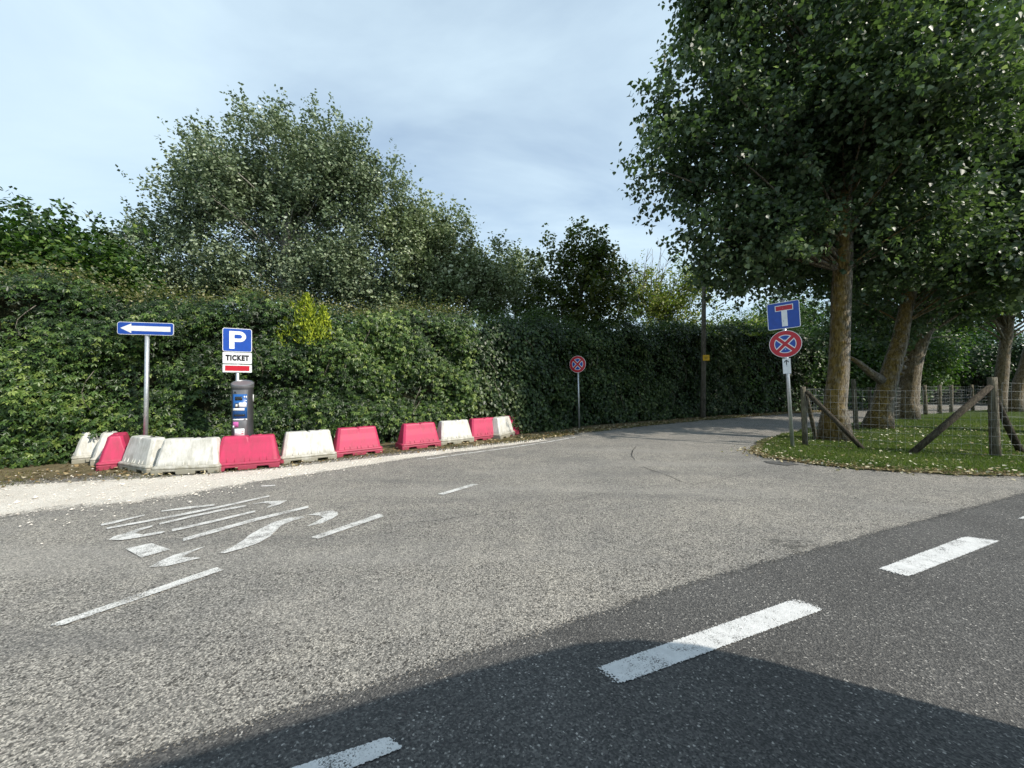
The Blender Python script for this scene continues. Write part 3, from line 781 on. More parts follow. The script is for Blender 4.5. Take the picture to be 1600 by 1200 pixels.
tree('white_poplar', 'slim low poplar top at the left foot of the tallest poplar', (-11.9, 12.2, 0),
     [(0,0,0,.13),(0.1,0,3,.09),(-0.3,0,5.9,.03)], [(0.2,0,4.1,1.3,1.0,1.4),(-0.3,0,5.7,0.45,0.5,0.9)],
     150, 13, 0.11, 'diamond', POP, 'palebark', shoot=0.5, up=1.2, droop=0.2, sig=0.08, leafm='silver_leaf', group='trees behind the hedge', n_branch=20, seed=5, br_r=0.025, shoots=6)
tree('white_poplar', 'small pale poplar beside the dark maple, behind the hedge', (0.1, 17.0, 0),
     [(0,0,0,.13),(0,0,3,.09),(0.1,0,6.2,.03)], [(0,0,4.6,1.5,1.2,1.9),(0.4,0,6.2,0.8,0.7,0.9)],
     170, 13, 0.12, 'diamond', POP2, 'palebark', shoot=0.55, up=1.2, droop=0.2, sig=0.09, leafm='silver_leaf', group='trees behind the hedge', n_branch=20, seed=6, br_r=0.025, shoots=6, tone=-0.08)
tree('chestnut_tree', 'dense domed green tree rising over the hedge at the left edge', (-11.3, 8.8, 0),
     [(0,0,0,.2),(0,0,2,.16),(0,0,3.6,.08)], [(0,0,3.8,2.55,1.9,1.55),(-1.6,-.2,3.9,1.7,1.5,1.35),(1.2,0,3.3,1.4,1.3,1.2)],
     1000, 12, 0.115, 'diamond', GREEN, 'twig', shoot=0.32, up=0.35, droop=0.9, sig=0.11, group='trees behind the hedge', n_branch=30, seed=8, br_r=0.03, tone=0.02, shoots=4)
tree('maple_tree', 'dark green maple with a ragged top behind the hedge', (2.7, 15.2, 0),
     [(0,0,0,.16),(0,0,3,.12),(0.1,0,6.2,.03)],
     [(0,0,4.5,2.1,1.7,1.8),(0.15,0,6.1,1.05,1.0,1.05),(0.25,0,7.1,0.4,0.4,0.75),(-1.25,0,6.2,0.3,0.35,0.95),(1.0,0,5.9,0.7,0.7,0.7)],
     260, 14, 0.125, 'deltoid', MAPLE, 'twig', shoot=0.5, up=1.0, droop=0.5, sig=0.13, group='trees behind the hedge', n_branch=30, seed=9, br_r=0.025, shoots=4)
dry = tree('dry_tree', 'sparse yellow-green tree with bare dead twigs behind the hedge', (8.2, 20.5, 0),
     [(0,0,0,.2),(-0.1,0,3,.15),(-0.4,0,6.0,.06)],
     [(-0.1,0,5.4,3.0,2.2,1.8),(1.2,0,6.5,1.7,1.4,1.3),(-1.6,0,6.4,1.1,1.0,1.3)],
     420, 12, 0.13, 'diamond', DRY, 'twig', shoot=0.55, up=0.7, droop=0.3, sig=0.13, group='trees behind the hedge', n_branch=60, seed=10, br_r=0.03, shell=0.6, shoots=3)
mb = MB(); r_ = np.random.default_rng(77)
for k in range(26):                                                   # bare dead twigs above the crown
    a = Vector((-0.9 + r_.normal(0, .35), r_.normal(0, .3), 5.0)); d = Vector((r_.normal(0, .38), r_.normal(0, .3), 1)).normalized(); L = r_.uniform(1.8, 3.5)
    e = a + d*L; mb.tube([tuple(a), tuple(a + d*L*.5 + Vector((r_.normal(0,.06), 0, 0))), tuple(e)], [.028, .018, .007], 5, cap=False)
    for j in range(7):
        q = a + d*L*r_.uniform(.35, .98); d2 = (d + Vector((r_.normal(0, .55), r_.normal(0, .5), r_.normal(.1, .3)))).normalized()
        mb.tube([tuple(q), tuple(q + d2*r_.uniform(.25, .8))], [.010, .005], 4, cap=False)
mb.build('dead_twigs', M['bark2'], dry)
tree('pine_tree', 'far bushy tree seen in the gap left of the dead-end sign', (18.4, 27.5, 0),
     [(0,0,0,.2),(0,0,3,.16),(0,0,6,.06)], [(0,0,5.2,2.6,2.2,2.2),(1.6,0,6.1,1.9,1.7,1.7)],
     190, 12, 0.2, 'frond', GREEN[1:], 'twig', shoot=0.55, up=0.7, droop=0.0, sig=0.2, group='far trees past the bend', n_branch=20, seed=11, shoots=4, leafm='needle', tone=0.1)
tree('far_tree', 'low lime-green tree behind the hedge by the utility pole', (12.6, 23.5, 0),
     [(0,0,0,.16),(0,0,2,.12),(0,0,4,.05)], [(0,0,4.0,2.6,1.8,1.2),(2.6,.4,4.0,1.9,1.5,1.1)],
     170, 12, 0.16, 'diamond', DRY[:4], 'twig', shoot=0.55, up=0.7, droop=0.1, sig=0.2, group='far trees past the bend', n_branch=20, seed=12, shoots=4, tone=-0.1)

# golden conifer poking out of the hedge
def golden(base):
    r = np.random.default_rng(21); root = empty('golden_conifer', base, 0, 'bright yellow-green conifer tip growing out of the hedge', 'shrub')
    mb = MB(); mb.tube([(-.1,.6,0),(-.05,.45,1.8),(0,.1,2.6),(0,0,3.1)], [.05,.04,.025,.01], 7); mb.build('trunk', M['twig'], root)
    N = 5000; tips = [(0, .10, 3.34, .33), (-.32, .12, 3.14, .26), (.36, .10, 3.08, .26), (.14, -.02, 2.98, .26), (-.50, .08, 2.88, .22)]
    k_ = r.choice(5, N, p=[.3, .2, .2, .18, .12]); T = np.array(tips)[k_]
    u = r.uniform(0, 1, N)**0.8; z = T[:, 2] - 0.75*u
    an = r.uniform(0, 2*np.pi, N); rr = T[:, 3]*u**0.75*r.uniform(0, 1, N)**0.45*(1 + .3*np.sin(an*5 + z*6))
    pos = np.stack([T[:, 0] + rr*np.cos(an), T[:, 1] + rr*np.sin(an), z], 1); out = np.stack([np.cos(an), np.sin(an), np.zeros(N)], 1)
    tip = out*0.6 + np.array([0,0,1.0]) + r.normal(0, .35, (N, 3)); nrm = out + r.normal(0, .5, (N, 3))
    fo = link('crown', leaf_mesh('crown', pos, nrm, tip, 0.085*r.uniform(.6, 1.2, N), palette(LIME, r.uniform(0, 1, N)*.9), 'frond'), M['needle'], root); fo['kind'] = 'stuff'
golden((-4.46, 8.24, 0))

# the row of trees on the lawn
RG = 'trees on the lawn'
tree('poplar_tree', 'big dark poplar with lichen-yellow trunk beside the dead-end sign', (7.95, 9.5, 0),
     [(0.02,0,-.05,0.410),(0.02,0,.18,0.312),(0.05,0,.9,0.246),(.15,0,2.4,0.209),(.2,0,4.2,0.193),(.3,0,6.5,0.148),(.35,0,9,0.098),(.3,0,12,0.033)],
     [(.3,.2,5.6,3.0,2.9,1.9),(.0,0,8.0,3.2,3.2,2.5),(.4,0,10.6,3.0,3.0,2.8),(2.0,.8,5.2,2.2,2.0,1.4),(-1.3,0.3,5.2,1.8,1.7,1.2),(.8,-1.2,7.4,2.4,2.0,2.0)],
     1950, 11, 0.110, 'deltoid', BLACKP, 'bark1', shoot=0.6, up=0.15, droop=0.9, sig=0.11, sub=(85, .65, 1.1),
     edge_lobes=[(-3.0,-.4,9.95,.95,.9,.95),(-3.65,-.5,8.15,.9,.9,.75),(-3.85,-.5,6.45,1.05,1.0,.8),(-2.9,-.3,4.95,.9,.9,.75),(-2.3,.2,4.35,.9,.9,.6),(-3.0,.2,7.2,1.0,1.0,.9),(-2.7,-.2,11.4,1.0,1.0,1.1)], group=RG, n_branch=120, seed=31, br_r=0.03, shoots=6, leafm='poplar_leaf', shell=0.40, keep=lambda c, r: ~((np.abs(c[:, 0]*-.77 + c[:, 1]*.64 + .12) < .55) & (c[:, 0]*-.64 + c[:, 1]*-.77 > -.1) & (c[:, 2] < 6.8) & (r.uniform(0, 1, len(c)) < .8)),
     zmin=3.0)
tree('poplar_tree', 'leaning tree with scarred knobbly trunk, second on the lawn', (11.55, 12.1, 0),
     [(-.05,0,-.05,0.434),(0,0,.25,0.308),(.15,0,.9,0.259),(.40,0,1.9,0.231),(.68,0,2.9,0.196),(.95,0,4.0,0.168),(1.3,0,6.5,0.112),(1.4,0,9.5,0.035)],
     [(1.2,-.2,5.6,3.4,3.0,1.9),(1.4,-.2,8.0,3.4,3.2,2.4),(1.3,0,10.2,2.6,2.6,2.2),(2.6,-1.2,6.0,2.0,1.8,1.6),(3.0,-.6,4.6,1.7,1.5,1.0),(-.4,.9,3.3,1.2,.9,.8),(1.8,.8,3.4,1.2,.9,.7)],
     820, 12, 0.125, 'deltoid', BLACKP, 'bark1', shoot=0.62, up=0.1, droop=0.8, sig=0.13, group=RG, n_branch=70, seed=32, br_r=0.035, shoots=5, sub=(50, .7, 1.2), leafm='poplar_leaf', zmin=2.5,
     extra_stub=[([(.12,0,1.5),(-.35,-.1,1.75),(-.8,-.2,2.05),(-1.2,-.2,2.3)], [.15,.11,.08,.04]),
                 ([(.55,-.10,2.15),(.68,-.24,2.2)], [.12,.07]), ([(.45,-.12,1.72),(.56,-.24,1.7)], [.10,.06]), ([(.52,-.12,1.95),(.68,-.20,1.9)], [.1,.05])])
tree('poplar_tree', 'third lawn tree, thick short trunk in shade behind the leaning one', (15.6, 15.25, 0),
     [(0,0,-.05,0.444),(.05,0,.3,0.355),(.15,0,1.2,0.326),(.4,0,2.6,0.296),(.75,0,4.0,0.222),(1.1,0,6.0,0.133),(1.2,0,9,0.037)],
     [(.8,0,6.0,3.4,3.0,1.9),(1.0,0,8.4,3.4,3.0,2.4),(3.2,-.8,6.6,2.2,2.0,1.8),(-1.4,0,5.0,1.8,1.6,1.2),(2.6,.6,3.9,1.7,1.2,1.0),(-1.2,.9,3.6,1.4,1.0,.9)],
     560, 12, 0.15, 'deltoid', BLACKP, 'bark2', shoot=0.65, up=0.1, droop=0.8, sig=0.13, group=RG, n_branch=60, seed=33, br_r=0.04, shoots=5, sub=(50, .7, 1.2), leafm='poplar_leaf', zmin=2.6,
     extra_stub=[([(.1,0,1.5),(.6,-.1,3.2),(1.3,-.1,4.6),(2.2,-.1,5.6)], [.26,.22,.16,.08])])
tree('poplar_tree', 'fourth lawn tree, pale slim trunk behind the right fence post', (24.3, 19.0, 0),
     [(-.3,0,-.05,0.331),(-.25,0,.3,0.259),(-.1,0,1.8,0.223),(.2,0,4.0,0.202),(.4,0,6.5,0.144),(.5,0,10,0.036)],
     [(0,0,7.0,3.8,3.2,2.3),(0,0,9.8,3.6,3.2,2.6),(-2.4,-.5,6.4,2.2,2.0,1.5),(2.4,-.8,6.2,2.4,2.0,1.6)],
     520, 12, 0.14, 'deltoid', BLACKP, 'bark2', shoot=0.7, up=0.1, droop=0.8, sig=0.13, group=RG, n_branch=60, seed=34, br_r=0.04, shoots=5, sub=(50, .7, 1.2), leafm='poplar_leaf', zmin=4.0)
tree('poplar_tree', 'fifth lawn tree, leaning trunk cut by the right edge of the view', (25.6, 19.3, 0),
     [(-.4,0,-.05,0.331),(-.3,0,.3,0.259),(0,0,1.8,0.223),(.7,0,4.0,0.187),(1.2,0,6.5,0.144),(1.6,0,10,0.036)],
     [(1.5,0,7.0,3.6,3.0,2.3),(1.5,0,9.6,3.4,3.0,2.4)],
     330, 12, 0.14, 'deltoid', BLACKP, 'bark2', shoot=0.7, up=0.1, droop=0.8, sig=0.13, group=RG, n_branch=40, seed=35, br_r=0.04, shoots=5, sub=(50, .7, 1.2), leafm='poplar_leaf', zmin=4.2)
tree('poplar_tree', 'leafy tree crown filling the upper right corner of the view', (15.6, 10.6, 0),
     [(0,0,-.05,.5),(0,0,.3,.36),(0.1,0,2,.3),(.2,0,4,.24),(.2,0,7,.16),(.2,0,11,.04)],
     [(0,0,6.4,3.2,2.9,2.2),(-.2,0,9.2,3.3,3.0,2.8),(-1.6,-.4,5.4,1.8,1.7,1.3)],
     660, 13, 0.135, 'deltoid', BLACKP, 'bark1', shoot=0.62, up=0.1, droop=0.8, sig=0.13, group=RG, n_branch=60, seed=36, br_r=0.035, shoots=5, sub=(50, .7, 1.2), leafm='poplar_leaf', tone=0.16, zmin=3.6)

# bushes and a wood past the fence, far right
def bush(label, base, lobes, n, per, size, cols, seed, group='bushes past the fence', tone=0.0, shoot=0.45, sig=0.16, cat='shrub', name='round_bush'):
    r = np.random.default_rng(seed); root = empty(name, base, 0, label, cat, group)
    mb = MB()
    for k in range(6):
        a = r.uniform(0, 6.28); mb.tube([(0,0,0),(math.cos(a)*.35, math.sin(a)*.35, .9),(math.cos(a)*.9, math.sin(a)*.9, 2.0)], [.06,.045,.02], 6, cap=False)
    mb.build('stem', M['twig'], root)
    c, d, rad = sample_lobes(lobes, n, r, 0.35); c[:, 2] = np.maximum(c[:, 2], 0.1)
    N = n*per; i = np.repeat(np.arange(n), per)
    pos = c[i] + r.normal(0, sig*1.5, (N, 3)); nrm = d[i]*.7 + np.array([0,0,.5]) + r.normal(0, .5, (N, 3)); tip = d[i]*.4 + np.array([0,0,-.7]) + r.normal(0, .5, (N, 3))
    pos[:, 2] = np.maximum(pos[:, 2], 0.02)
    col = palette(cols, .42 + tone + r.normal(0,.15,n)[i] + r.normal(0,.15,N))
    fo = link('foliage', leaf_mesh('foliage', pos, nrm, tip, size*r.uniform(.7,1.25,N), col, 'diamond'), M['leaf'], root); fo['kind'] = 'stuff'
bush('rounded green bush in sun past the fence, right of the thick trunk', (25.0, 24.0, 0), [(0,0,2.6,2.3,1.8,1.9),(1.2,0,3.6,1.6,1.4,1.4),(-1.2,0,1.6,1.8,1.4,1.3)], 420, 34, 0.17, GREEN[1:], 51, tone=0.06)
bush('tall dark bush past the fence near the right fence post', (32.5, 26.5, 0), [(0,0,2.6,3.2,2.2,2.4),(2.5,0,3.2,2.4,2,2.2)], 420, 34, 0.2, GREEN[:4], 52, tone=-0.1)
bush('dense bush beside the road behind the first lawn tree', (15.6, 20.6, 0), [(0,0,2.0,1.8,1.3,1.9),(1.6,.6,3.2,1.6,1.3,1.6)], 300, 34, 0.16, GREEN, 53, tone=0.0)
bush('leafy bush at the road bend, seen between the first two lawn trunks', (19.6, 20.6, 0), [(0,0,2.4,1.8,1.3,1.8),(1.4,.3,3.6,1.5,1.2,1.3),(-1.3,.2,1.6,1.4,1.1,1.3)], 300, 34, 0.16, GREEN[1:], 55, tone=0.02)
bush('tall bush beyond the fourth lawn tree at the right', (36.5, 23.5, 0), [(0,0,3,3.0,2.2,2.6),(2,0,4.8,2.4,2,2.2)], 380, 32, 0.2, GREEN, 56, tone=0.0)
bush('broad dark bush at the far right edge past the lawn', (42.0, 27.0, 0), [(0,0,3,4.0,2.6,2.8),(4,0,3.6,3.4,2.4,3.0)], 460, 30, 0.24, GREEN[:4], 54, tone=-0.05)
for k, (x, y, h, lab) in enumerate([(22, 33, 8.5, 'far tree behind the hedge, seen between the lawn trunks'), (31, 34, 9.0, 'far tall tree behind the dark bush at the right'),
                                    (41, 37, 10.0, 'far tree beyond the lawn near the right edge'), (52, 34, 10.5, 'farthest tree past the lawn at the right edge')]):
    tree('far_tree', lab, (x, y, 0), [(0,0,0,.3),(0,0,3,.25),(0,0,h*.8,.06)], [(0,0,h*.55,4.2,3.2,h*.36),(1.5,0,h*.68,3,2.6,h*.26)],
         260, 11, 0.3, 'diamond', GREEN, 'twig', shoot=0.8, up=0.5, droop=0.3, sig=0.3, group='far trees past the bend', n_branch=20, seed=60 + k, shoots=4)

# ------------------------------------------------------------------ grass, fallen leaves, stones
def in_poly(p, poly):
    x, y = p[:, 0], p[:, 1]; ins = np.zeros(len(p), bool); n = len(poly)
    for i in range(n):
        x1, y1 = poly[i]; x2, y2 = poly[(i+1) % n]
        c = ((y1 > y) != (y2 > y)) & (x < (x2 - x1)*(y - y1)/(y2 - y1 + 1e-12) + x1); ins ^= c
    return ins
GR = [(0.040, 0.060, 0.014), (0.068, 0.096, 0.022), (0.105, 0.135, 0.034), (0.16, 0.175, 0.055), (0.28, 0.245, 0.12)]
def grass(name, label, pts, hgt, cols, tone, seed, shape='blade'):
    r = np.random.default_rng(seed); N = len(pts)
    pos = np.concatenate([pts, np.full((N, 1), 0.012)], 1)
    tip = np.array([0, 0, 1.0]) + r.normal(0, 0.45, (N, 3)); nrm = r.normal(0, 1, (N, 3)) + np.array([0, 0, .4])
    patch = 0.10*np.sin(pts[:, 0]*2.1 + 1.3*np.sin(pts[:, 1]*1.7)) + 0.08*np.sin(pts[:, 1]*3.7 + pts[:, 0])
    col = palette(cols, 0.42 + tone + patch + r.normal(0, .17, N))
    o = link(name, leaf_mesh(name, pos, nrm, tip, hgt*r.uniform(.5, 1.3, N), col, shape), M['grass'])
    return tag(o, label, 'grass', kind='stuff')
def lawn_pts(n, x0, x1, y0, y1, seed, poly=lawn_np):
    r = np.random.default_rng(seed); p = np.stack([r.uniform(x0, x1, n), r.uniform(y0, y1, n)], 1); return p[in_poly(p, poly)]
lp = np.concatenate([lawn_pts(215000, 5, 13.5, 5.5, 10.5, 1), lawn_pts(120000, 7, 20, 10.5, 16, 2), lawn_pts(70000, 12, 32, 8, 23, 3)])
_near = lp[:, 1] < 12
_d = np.full(len(lp), 9.0)
for q0 in range(0, len(lp), 20000):
    blk = lp[q0:q0+20000]; _d[q0:q0+20000] = np.sqrt(((blk[:, None, :] - edge_np[None, ::3])**2).sum(2)).min(1)
_r = np.random.default_rng(79); _pat = 0.5 + 0.5*np.sin(lp[:, 0]*5.3 + 2*np.sin(lp[:, 1]*4.1))
lp = lp[_r.uniform(0, 1, len(lp)) < np.clip(_d/0.42, 0.10, 1)*(0.65 + 0.35*_pat)]
grass('lawn_grass', 'short mown grass of the lawn around the trees', lp, 0.055, GR, 0.0, 70)
# dry verge tufts
sv = np.random.default_rng(72); lo, hi = resample_n(ver_lo, 400), resample_n(ver_hi, 400)
def verge_pts(n, t0, t1, lim=(0, 400)):
    i = sv.integers(lim[0], lim[1], n); t = sv.uniform(t0, t1, n)[:, None]
    return lo[i]*(1-t) + hi[i]*t + sv.normal(0, .04, (n, 2))
vp = np.concatenate([verge_pts(30000, 0.02, 0.6), verge_pts(16000, 0.0, 0.5, (150, 250))])
vk = np.sin(vp[:, 0]*3.1 + 2*np.sin(vp[:, 1]*2.2)) + sv.normal(0, .5, len(vp)) > 0.0
grass('verge_grass', 'thin dry grass tufts under the hedge and barriers', vp[vk], 0.05, [(0.05, 0.07, 0.02), (0.09, 0.10, 0.03), (0.17, 0.15, 0.06), (0.27, 0.22, 0.11)], 0.05, 73)

def fallen(name, label, pts, size, cols, seed):
    r = np.random.default_rng(seed); N = len(pts)
    pos = np.concatenate([pts, r.uniform(0.02, 0.055, (N, 1))], 1)
    o = link(name, leaf_mesh(name, pos, np.array([0,0,1.0]) + r.normal(0,.35,(N,3)), r.normal(0,1,(N,3))*np.array([1,1,.15]), size*r.uniform(.5,1.3,N), palette(cols, r.uniform(0,1,N)), 'deltoid'), M['litter'])
    return tag(o, label, 'leaves', kind='stuff')
PALE = [(0.20, 0.15, 0.07), (0.38, 0.32, 0.18), (0.58, 0.53, 0.38), (0.66, 0.62, 0.50)]
edge = resample(LAWN[:9], 0.02); ed = edge[sv.integers(0, len(edge), 260)] + sv.normal(0, .2, (260, 2)) + np.array([0.03, .10])
ed2 = edge[sv.integers(0, len(edge), 1000)] + sv.normal(0, .13, (1000, 2)) + np.array([0.02, .07])
fallen('fallen_leaves', 'pale fallen leaves scattered over the lawn and its edge', np.concatenate([lawn_pts(3000, 5, 16, 5.5, 13, 5), ed]), 0.05, PALE, 74)
fallen('edge_litter', 'small brown leaf litter along the edge of the lawn', ed2, 0.035, [(0.06,0.04,0.02),(0.13,0.09,0.045),(0.22,0.16,0.08),(0.36,0.30,0.18)], 76)
fallen('leaf_litter', 'brown and pale leaf litter along the foot of the hedge', np.concatenate([verge_pts(5200, 0.0, 0.6), verge_pts(2500, 0.0, 0.5, (150, 300))]), 0.05, [(0.10,0.06,0.03),(0.20,0.13,0.06),(0.34,0.26,0.14),(0.52,0.46,0.33)], 75)
# gravel chips
glo, ghi = resample_n(grav_lo, 300), resample_n(grav_hi, 300)
N = 9000; i = sv.integers(20, 300, N); t = sv.normal(.5, .42, N)[:, None]; gp = glo[i]*(1-t) + ghi[i]*t
ov = np.array([(1,0,0),(0,1,0),(-1,0,0),(0,-1,0),(0,0,.7),(0,0,-.7)]); of = np.array([(0,1,4),(1,2,4),(2,3,4),(3,0,4),(1,0,5),(2,1,5),(3,2,5),(0,3,5)])
sz = 0.0065*np.exp(sv.normal(0, .5, N)); V = ov[None]*sz[:, None, None]*sv.uniform(.55, 1.3, (N, 6, 1)); an = sv.uniform(0, 6.28, N)
Vx = V[..., 0]*np.cos(an)[:, None] - V[..., 1]*np.sin(an)[:, None] + gp[:, :1]; Vy = V[..., 0]*np.sin(an)[:, None] + V[..., 1]*np.cos(an)[:, None] + gp[:, 1:2]
me = bpy.data.meshes.new('gravel_stones'); me.from_pydata(np.stack([Vx, Vy, V[..., 2] + 0.012 + sz[:, None]*.3], -1).reshape(-1, 3).tolist(), [], (of[None] + (np.arange(N)*6)[:, None, None]).reshape(-1, 3).tolist())
tag(link('gravel_stones', me, M['stone']), 'loose pale stone chips along the gravel edge', 'gravel', kind='stuff')

# ------------------------------------------------------------------ plastic barriers
def barrier_meshes():
    L, W, Hh = 0.92, 0.42, 0.535
    mb = MB()
    def ring(l, w, z, c):                                             # rounded rectangle ring, 12 points
        return [(x, y, z) for x, y in ((l/2-c,-w/2),(l/2,-w/2+c),(l/2,w/2-c),(l/2-c,w/2),(-l/2+c,w/2),(-l/2,w/2-c),(-l/2,-w/2+c),(-l/2+c,-w/2))]
    def loft(rings, cap_lo=True, cap_hi=True):
        n = len(rings[0]); vs = [p for r in rings for p in r]
        fs = [(j*n+k, j*n+(k+1) % n, (j+1)*n+(k+1) % n, (j+1)*n+k) for j in range(len(rings)-1) for k in range(n)]
        if cap_lo: fs.append(tuple(range(n))[::-1])
        if cap_hi: fs.append(tuple((len(rings)-1)*n + k for k in range(n)))
        mb.add(vs, fs)
    # one moulded body: long loft with a small notch in the middle of its top edge
    xs0 = np.array([-.5, -.44, -.25, -.06, -.035, 0, .035, .06, .25, .44, .5])*2
    secs = [(.125, .430, .375), (.16, .420, .355), (.30, .398, .290), (.42, .378, .225), (Hh-.03, .362, .188), (Hh, .350, .165)]
    rings = []
    for z, hl, w in secs:
        up_ = []
        for sy in (-1, 1):
            row = []
            for q in xs0:
                zz = z - (.026*max(0, 1 - abs(q)/.07) if z > .5 else 0)
                e = .03 if abs(q) > .95 else 0
                row.append((q*hl, sy*(w/2 - e), zz))
            up_ += row if sy < 0 else row[::-1]
        rings.append(up_)
    loft(rings, True, False)
    nx = len(xs0); t0 = len(mb.v) - 2*nx
    mb.add([], [])
    for q in range(nx - 1):
        mb.f.append((t0+q, t0+q+1, t0+2*nx-2-q, t0+2*nx-1-q)); mb.sm.append(False)
    body = mb; mb = MB()
    loft([ring(L-.03, W-.03, .082, .03), ring(L, W, .090, .03), ring(L, W, .115, .03), ring(L-.05, W-.04, .135, .03)])
    # skirt with fork slots
    mb.prism([(-.455,.0845),(-.450,0),(-.305,0),(-.295,.046),(-.135,.046),(-.125,0),(.125,0),(.135,.046),(.295,.046),(.305,0),(.450,0),(.455,.0845)], .205, -.205)
    base = mb; mb = MB()
    ribs = []
    for x in (-.27, -.17, -.035, .035, .17, .27):                     # shallow vertical ribs low on the road side
        mb = MB()
        mb.add([(x-.014, -.170, .14),(x+.014, -.170, .14),(x+.008, -.134, .28),(x-.008, -.134, .28),(x, -.198, .142)], [(0,1,4),(1,2,4),(2,3,4),(3,0,4)])
        ribs.append(('rib', mb.mesh('rib')))
    mb = MB()
    mb.tube([(.15, 0, Hh-.005), (.15, 0, Hh+.012)], .03, 12)
    plug = mb; mb = MB()
    mb.box((.455, -.035, .03), (.50, .035, .085))
    lug = mb
    return [('body', body.mesh('body')), ('base', base.mesh('base')), *ribs, ('filler_disc', plug.mesh('filler_disc')), ('coupling_lug', lug.mesh('coupling_lug'))]
BM = {}
for key, mm in (('w', 'plastic_w'), ('r', 'plastic_r')):
    BM[key] = barrier_meshes()
    for nm, me in BM[key]: me.materials.append(M['rubber'] if nm == 'filler_disc' and key == 'w' else M[mm])  # black disc on white barriers paints the dark inside of the fill opening
def barrier(colour, px, py, yaw, label, dy=0.0, tilt=0.0):
    """px,py: where the middle of its front foot meets the ground"""
    x, y, _ = G(px, py); a = math.radians(yaw)
    o = empty('plastic_barrier', (x - math.sin(a)*0.2, y + math.cos(a)*0.2, 0.006), a, label, 'barrier', 'plastic traffic barriers')
    o.rotation_euler = (math.radians(tilt), 0, a)
    for nm, me in BM[colour]:
        c = link(nm, me, None, o)
        if nm in ('body', 'base'): bevel(c, 0.012, 2)
barrier('w', 114, 721, -43, 'small-looking white barrier seen end-on at the left end of the row')
barrier('w', 147, 723, -48, 'white barrier almost hidden behind the end-on red barrier')
barrier('r', 158, 730, -50, 'red barrier seen end-on beside the arrow sign pole')
barrier('w', 206, 738, -24, 'dirty white barrier standing at an angle right below the arrow sign')
barrier('w', 289, 742, 13, 'dirty white barrier left of the red one in front of the ticket machine')
barrier('r', 386, 734.5, 26, 'red barrier in front of the ticket machine')
barrier('w', 484, 722, 36, 'white barrier just right of the ticket machine, between two red ones')
barrier('r', 562, 712, 38, 'red barrier left of the wide gap in the row')
barrier('r', 660, 701, 38, 'red barrier right of the wide gap in the row')
barrier('w', 716, 694, 40, 'white barrier between two red ones in the far half of the row')
barrier('r', 761, 688, 40, 'red barrier left of the last white one')
barrier('w', 794, 684, 66, 'last white barrier at the far end, turned towards the hedge')
barrier('r', 809, 679.3, 62, 'red barrier mostly hidden at the far end of the row', )

# ------------------------------------------------------------------ signs
def text_mesh(name, body, size, offset=0.0):
    cu = bpy.data.curves.new(name, 'FONT'); cu.body = body; cu.size = size; cu.align_x = 'CENTER'; cu.align_y = 'CENTER'
    cu.offset = offset; cu.extrude = 0.001; cu.space_character = 1.18
    o = bpy.data.objects.new(name, cu); COL.objects.link(o)
    dg = bpy.context.evaluated_depsgraph_get(); me = bpy.data.meshes.new_from_object(o.evaluated_get(dg))
    bpy.data.objects.remove(o); me.name = name; return me

def plate(parent, w, h, r, border, face, name='sign_panel', edge=0.010, cz=0.0, cx=0.0, y=0.0):
    """panel facing local -y: aluminium back, white rim, coloured face"""
    p = MB().prism(rrect(w, h, r, cx, cz), y + 0.012, y).build(name, M['s_back'], parent)
    MB().prism(rrect(w-.002, h-.002, r, cx, cz), y - 0.0005, y - 0.0025).build('border', M[border], p)
    MB().prism(rrect(w-2*edge, h-2*edge, max(.004, r-edge), cx, cz), y - 0.003, y - 0.0042).build('face', M[face], p)
    return p

def no_stopping(parent, d, cz, y=0.0, cx=0.0):
    R = d/2
    p = MB().prism(circle(R, 44, cx, cz), y + .012, y).build('sign_disc', M['s_back'], parent)
    MB().prism(circle(R-.001, 44, cx, cz), y - .0005, y - .0022).build('border', M['s_white'], p)
    MB().prism(circle(R*.965, 44, cx, cz), y - .0026, y - .0036).build('red_ring', M['s_red'], p)
    MB().prism(circle(R*.675, 44, cx, cz), y - .0040, y - .0048).build('rim_line', M['s_white'], p)
    w = R*.105; ri = R*.625
    for k in range(4):                                                # blue quadrants between the crossing red bars
        a0 = math.radians(45 + 90*k); off = math.asin((w + R*.065)/ri)
        pts = [(cx + ri*math.cos(a0+off+(math.pi/2-2*off)*j/12), cz + ri*math.sin(a0+off+(math.pi/2-2*off)*j/12)) for j in range(13)]
        am = a0 + math.pi/4; rr = (w + R*.065)*math.sqrt(2); pts.append((cx + rr*math.cos(am), cz + rr*math.sin(am)))
        MB().prism(pts, y - .0052, y - .0060).build('blue_quarter', M['s_blue'], p)
    for s in (1, -1):
        c, sn = math.cos(math.radians(45*s)), math.sin(math.radians(45*s)); l = R*.70
        pts = [(cx + c*a - sn*b, cz + sn*a + c*b) for a, b in ((-l,-w),(l,-w),(l,w),(-l,w))]
        MB().prism(pts, y - (.0052 if s > 0 else .0056), y - (.0062 if s > 0 else .0066)).build('red_bar', M['s_red'], p)
    return p
def clamp(parent, z, r=.03):
    MB().tube([(0, .036 - .0, z - .012), (0, .036, z + .012)], r + .008, 12).box((-.05, .0125, z-.012), (.05, .02, z+.012)).build('bracket', M['zinc'], parent)
def post(parent, h, r=.03, lean=(0, 0)):
    MB().tube([(0, .036, -.05), (lean[0], .036 + lean[1], h)], r, 14).build('pole', M['zinc'], parent)
    MB().tube([(lean[0], .036 + lean[1], h), (lean[0], .036 + lean[1], h+.008)], r*1.08, 14).build('pole_cap', M['s_black'], parent)

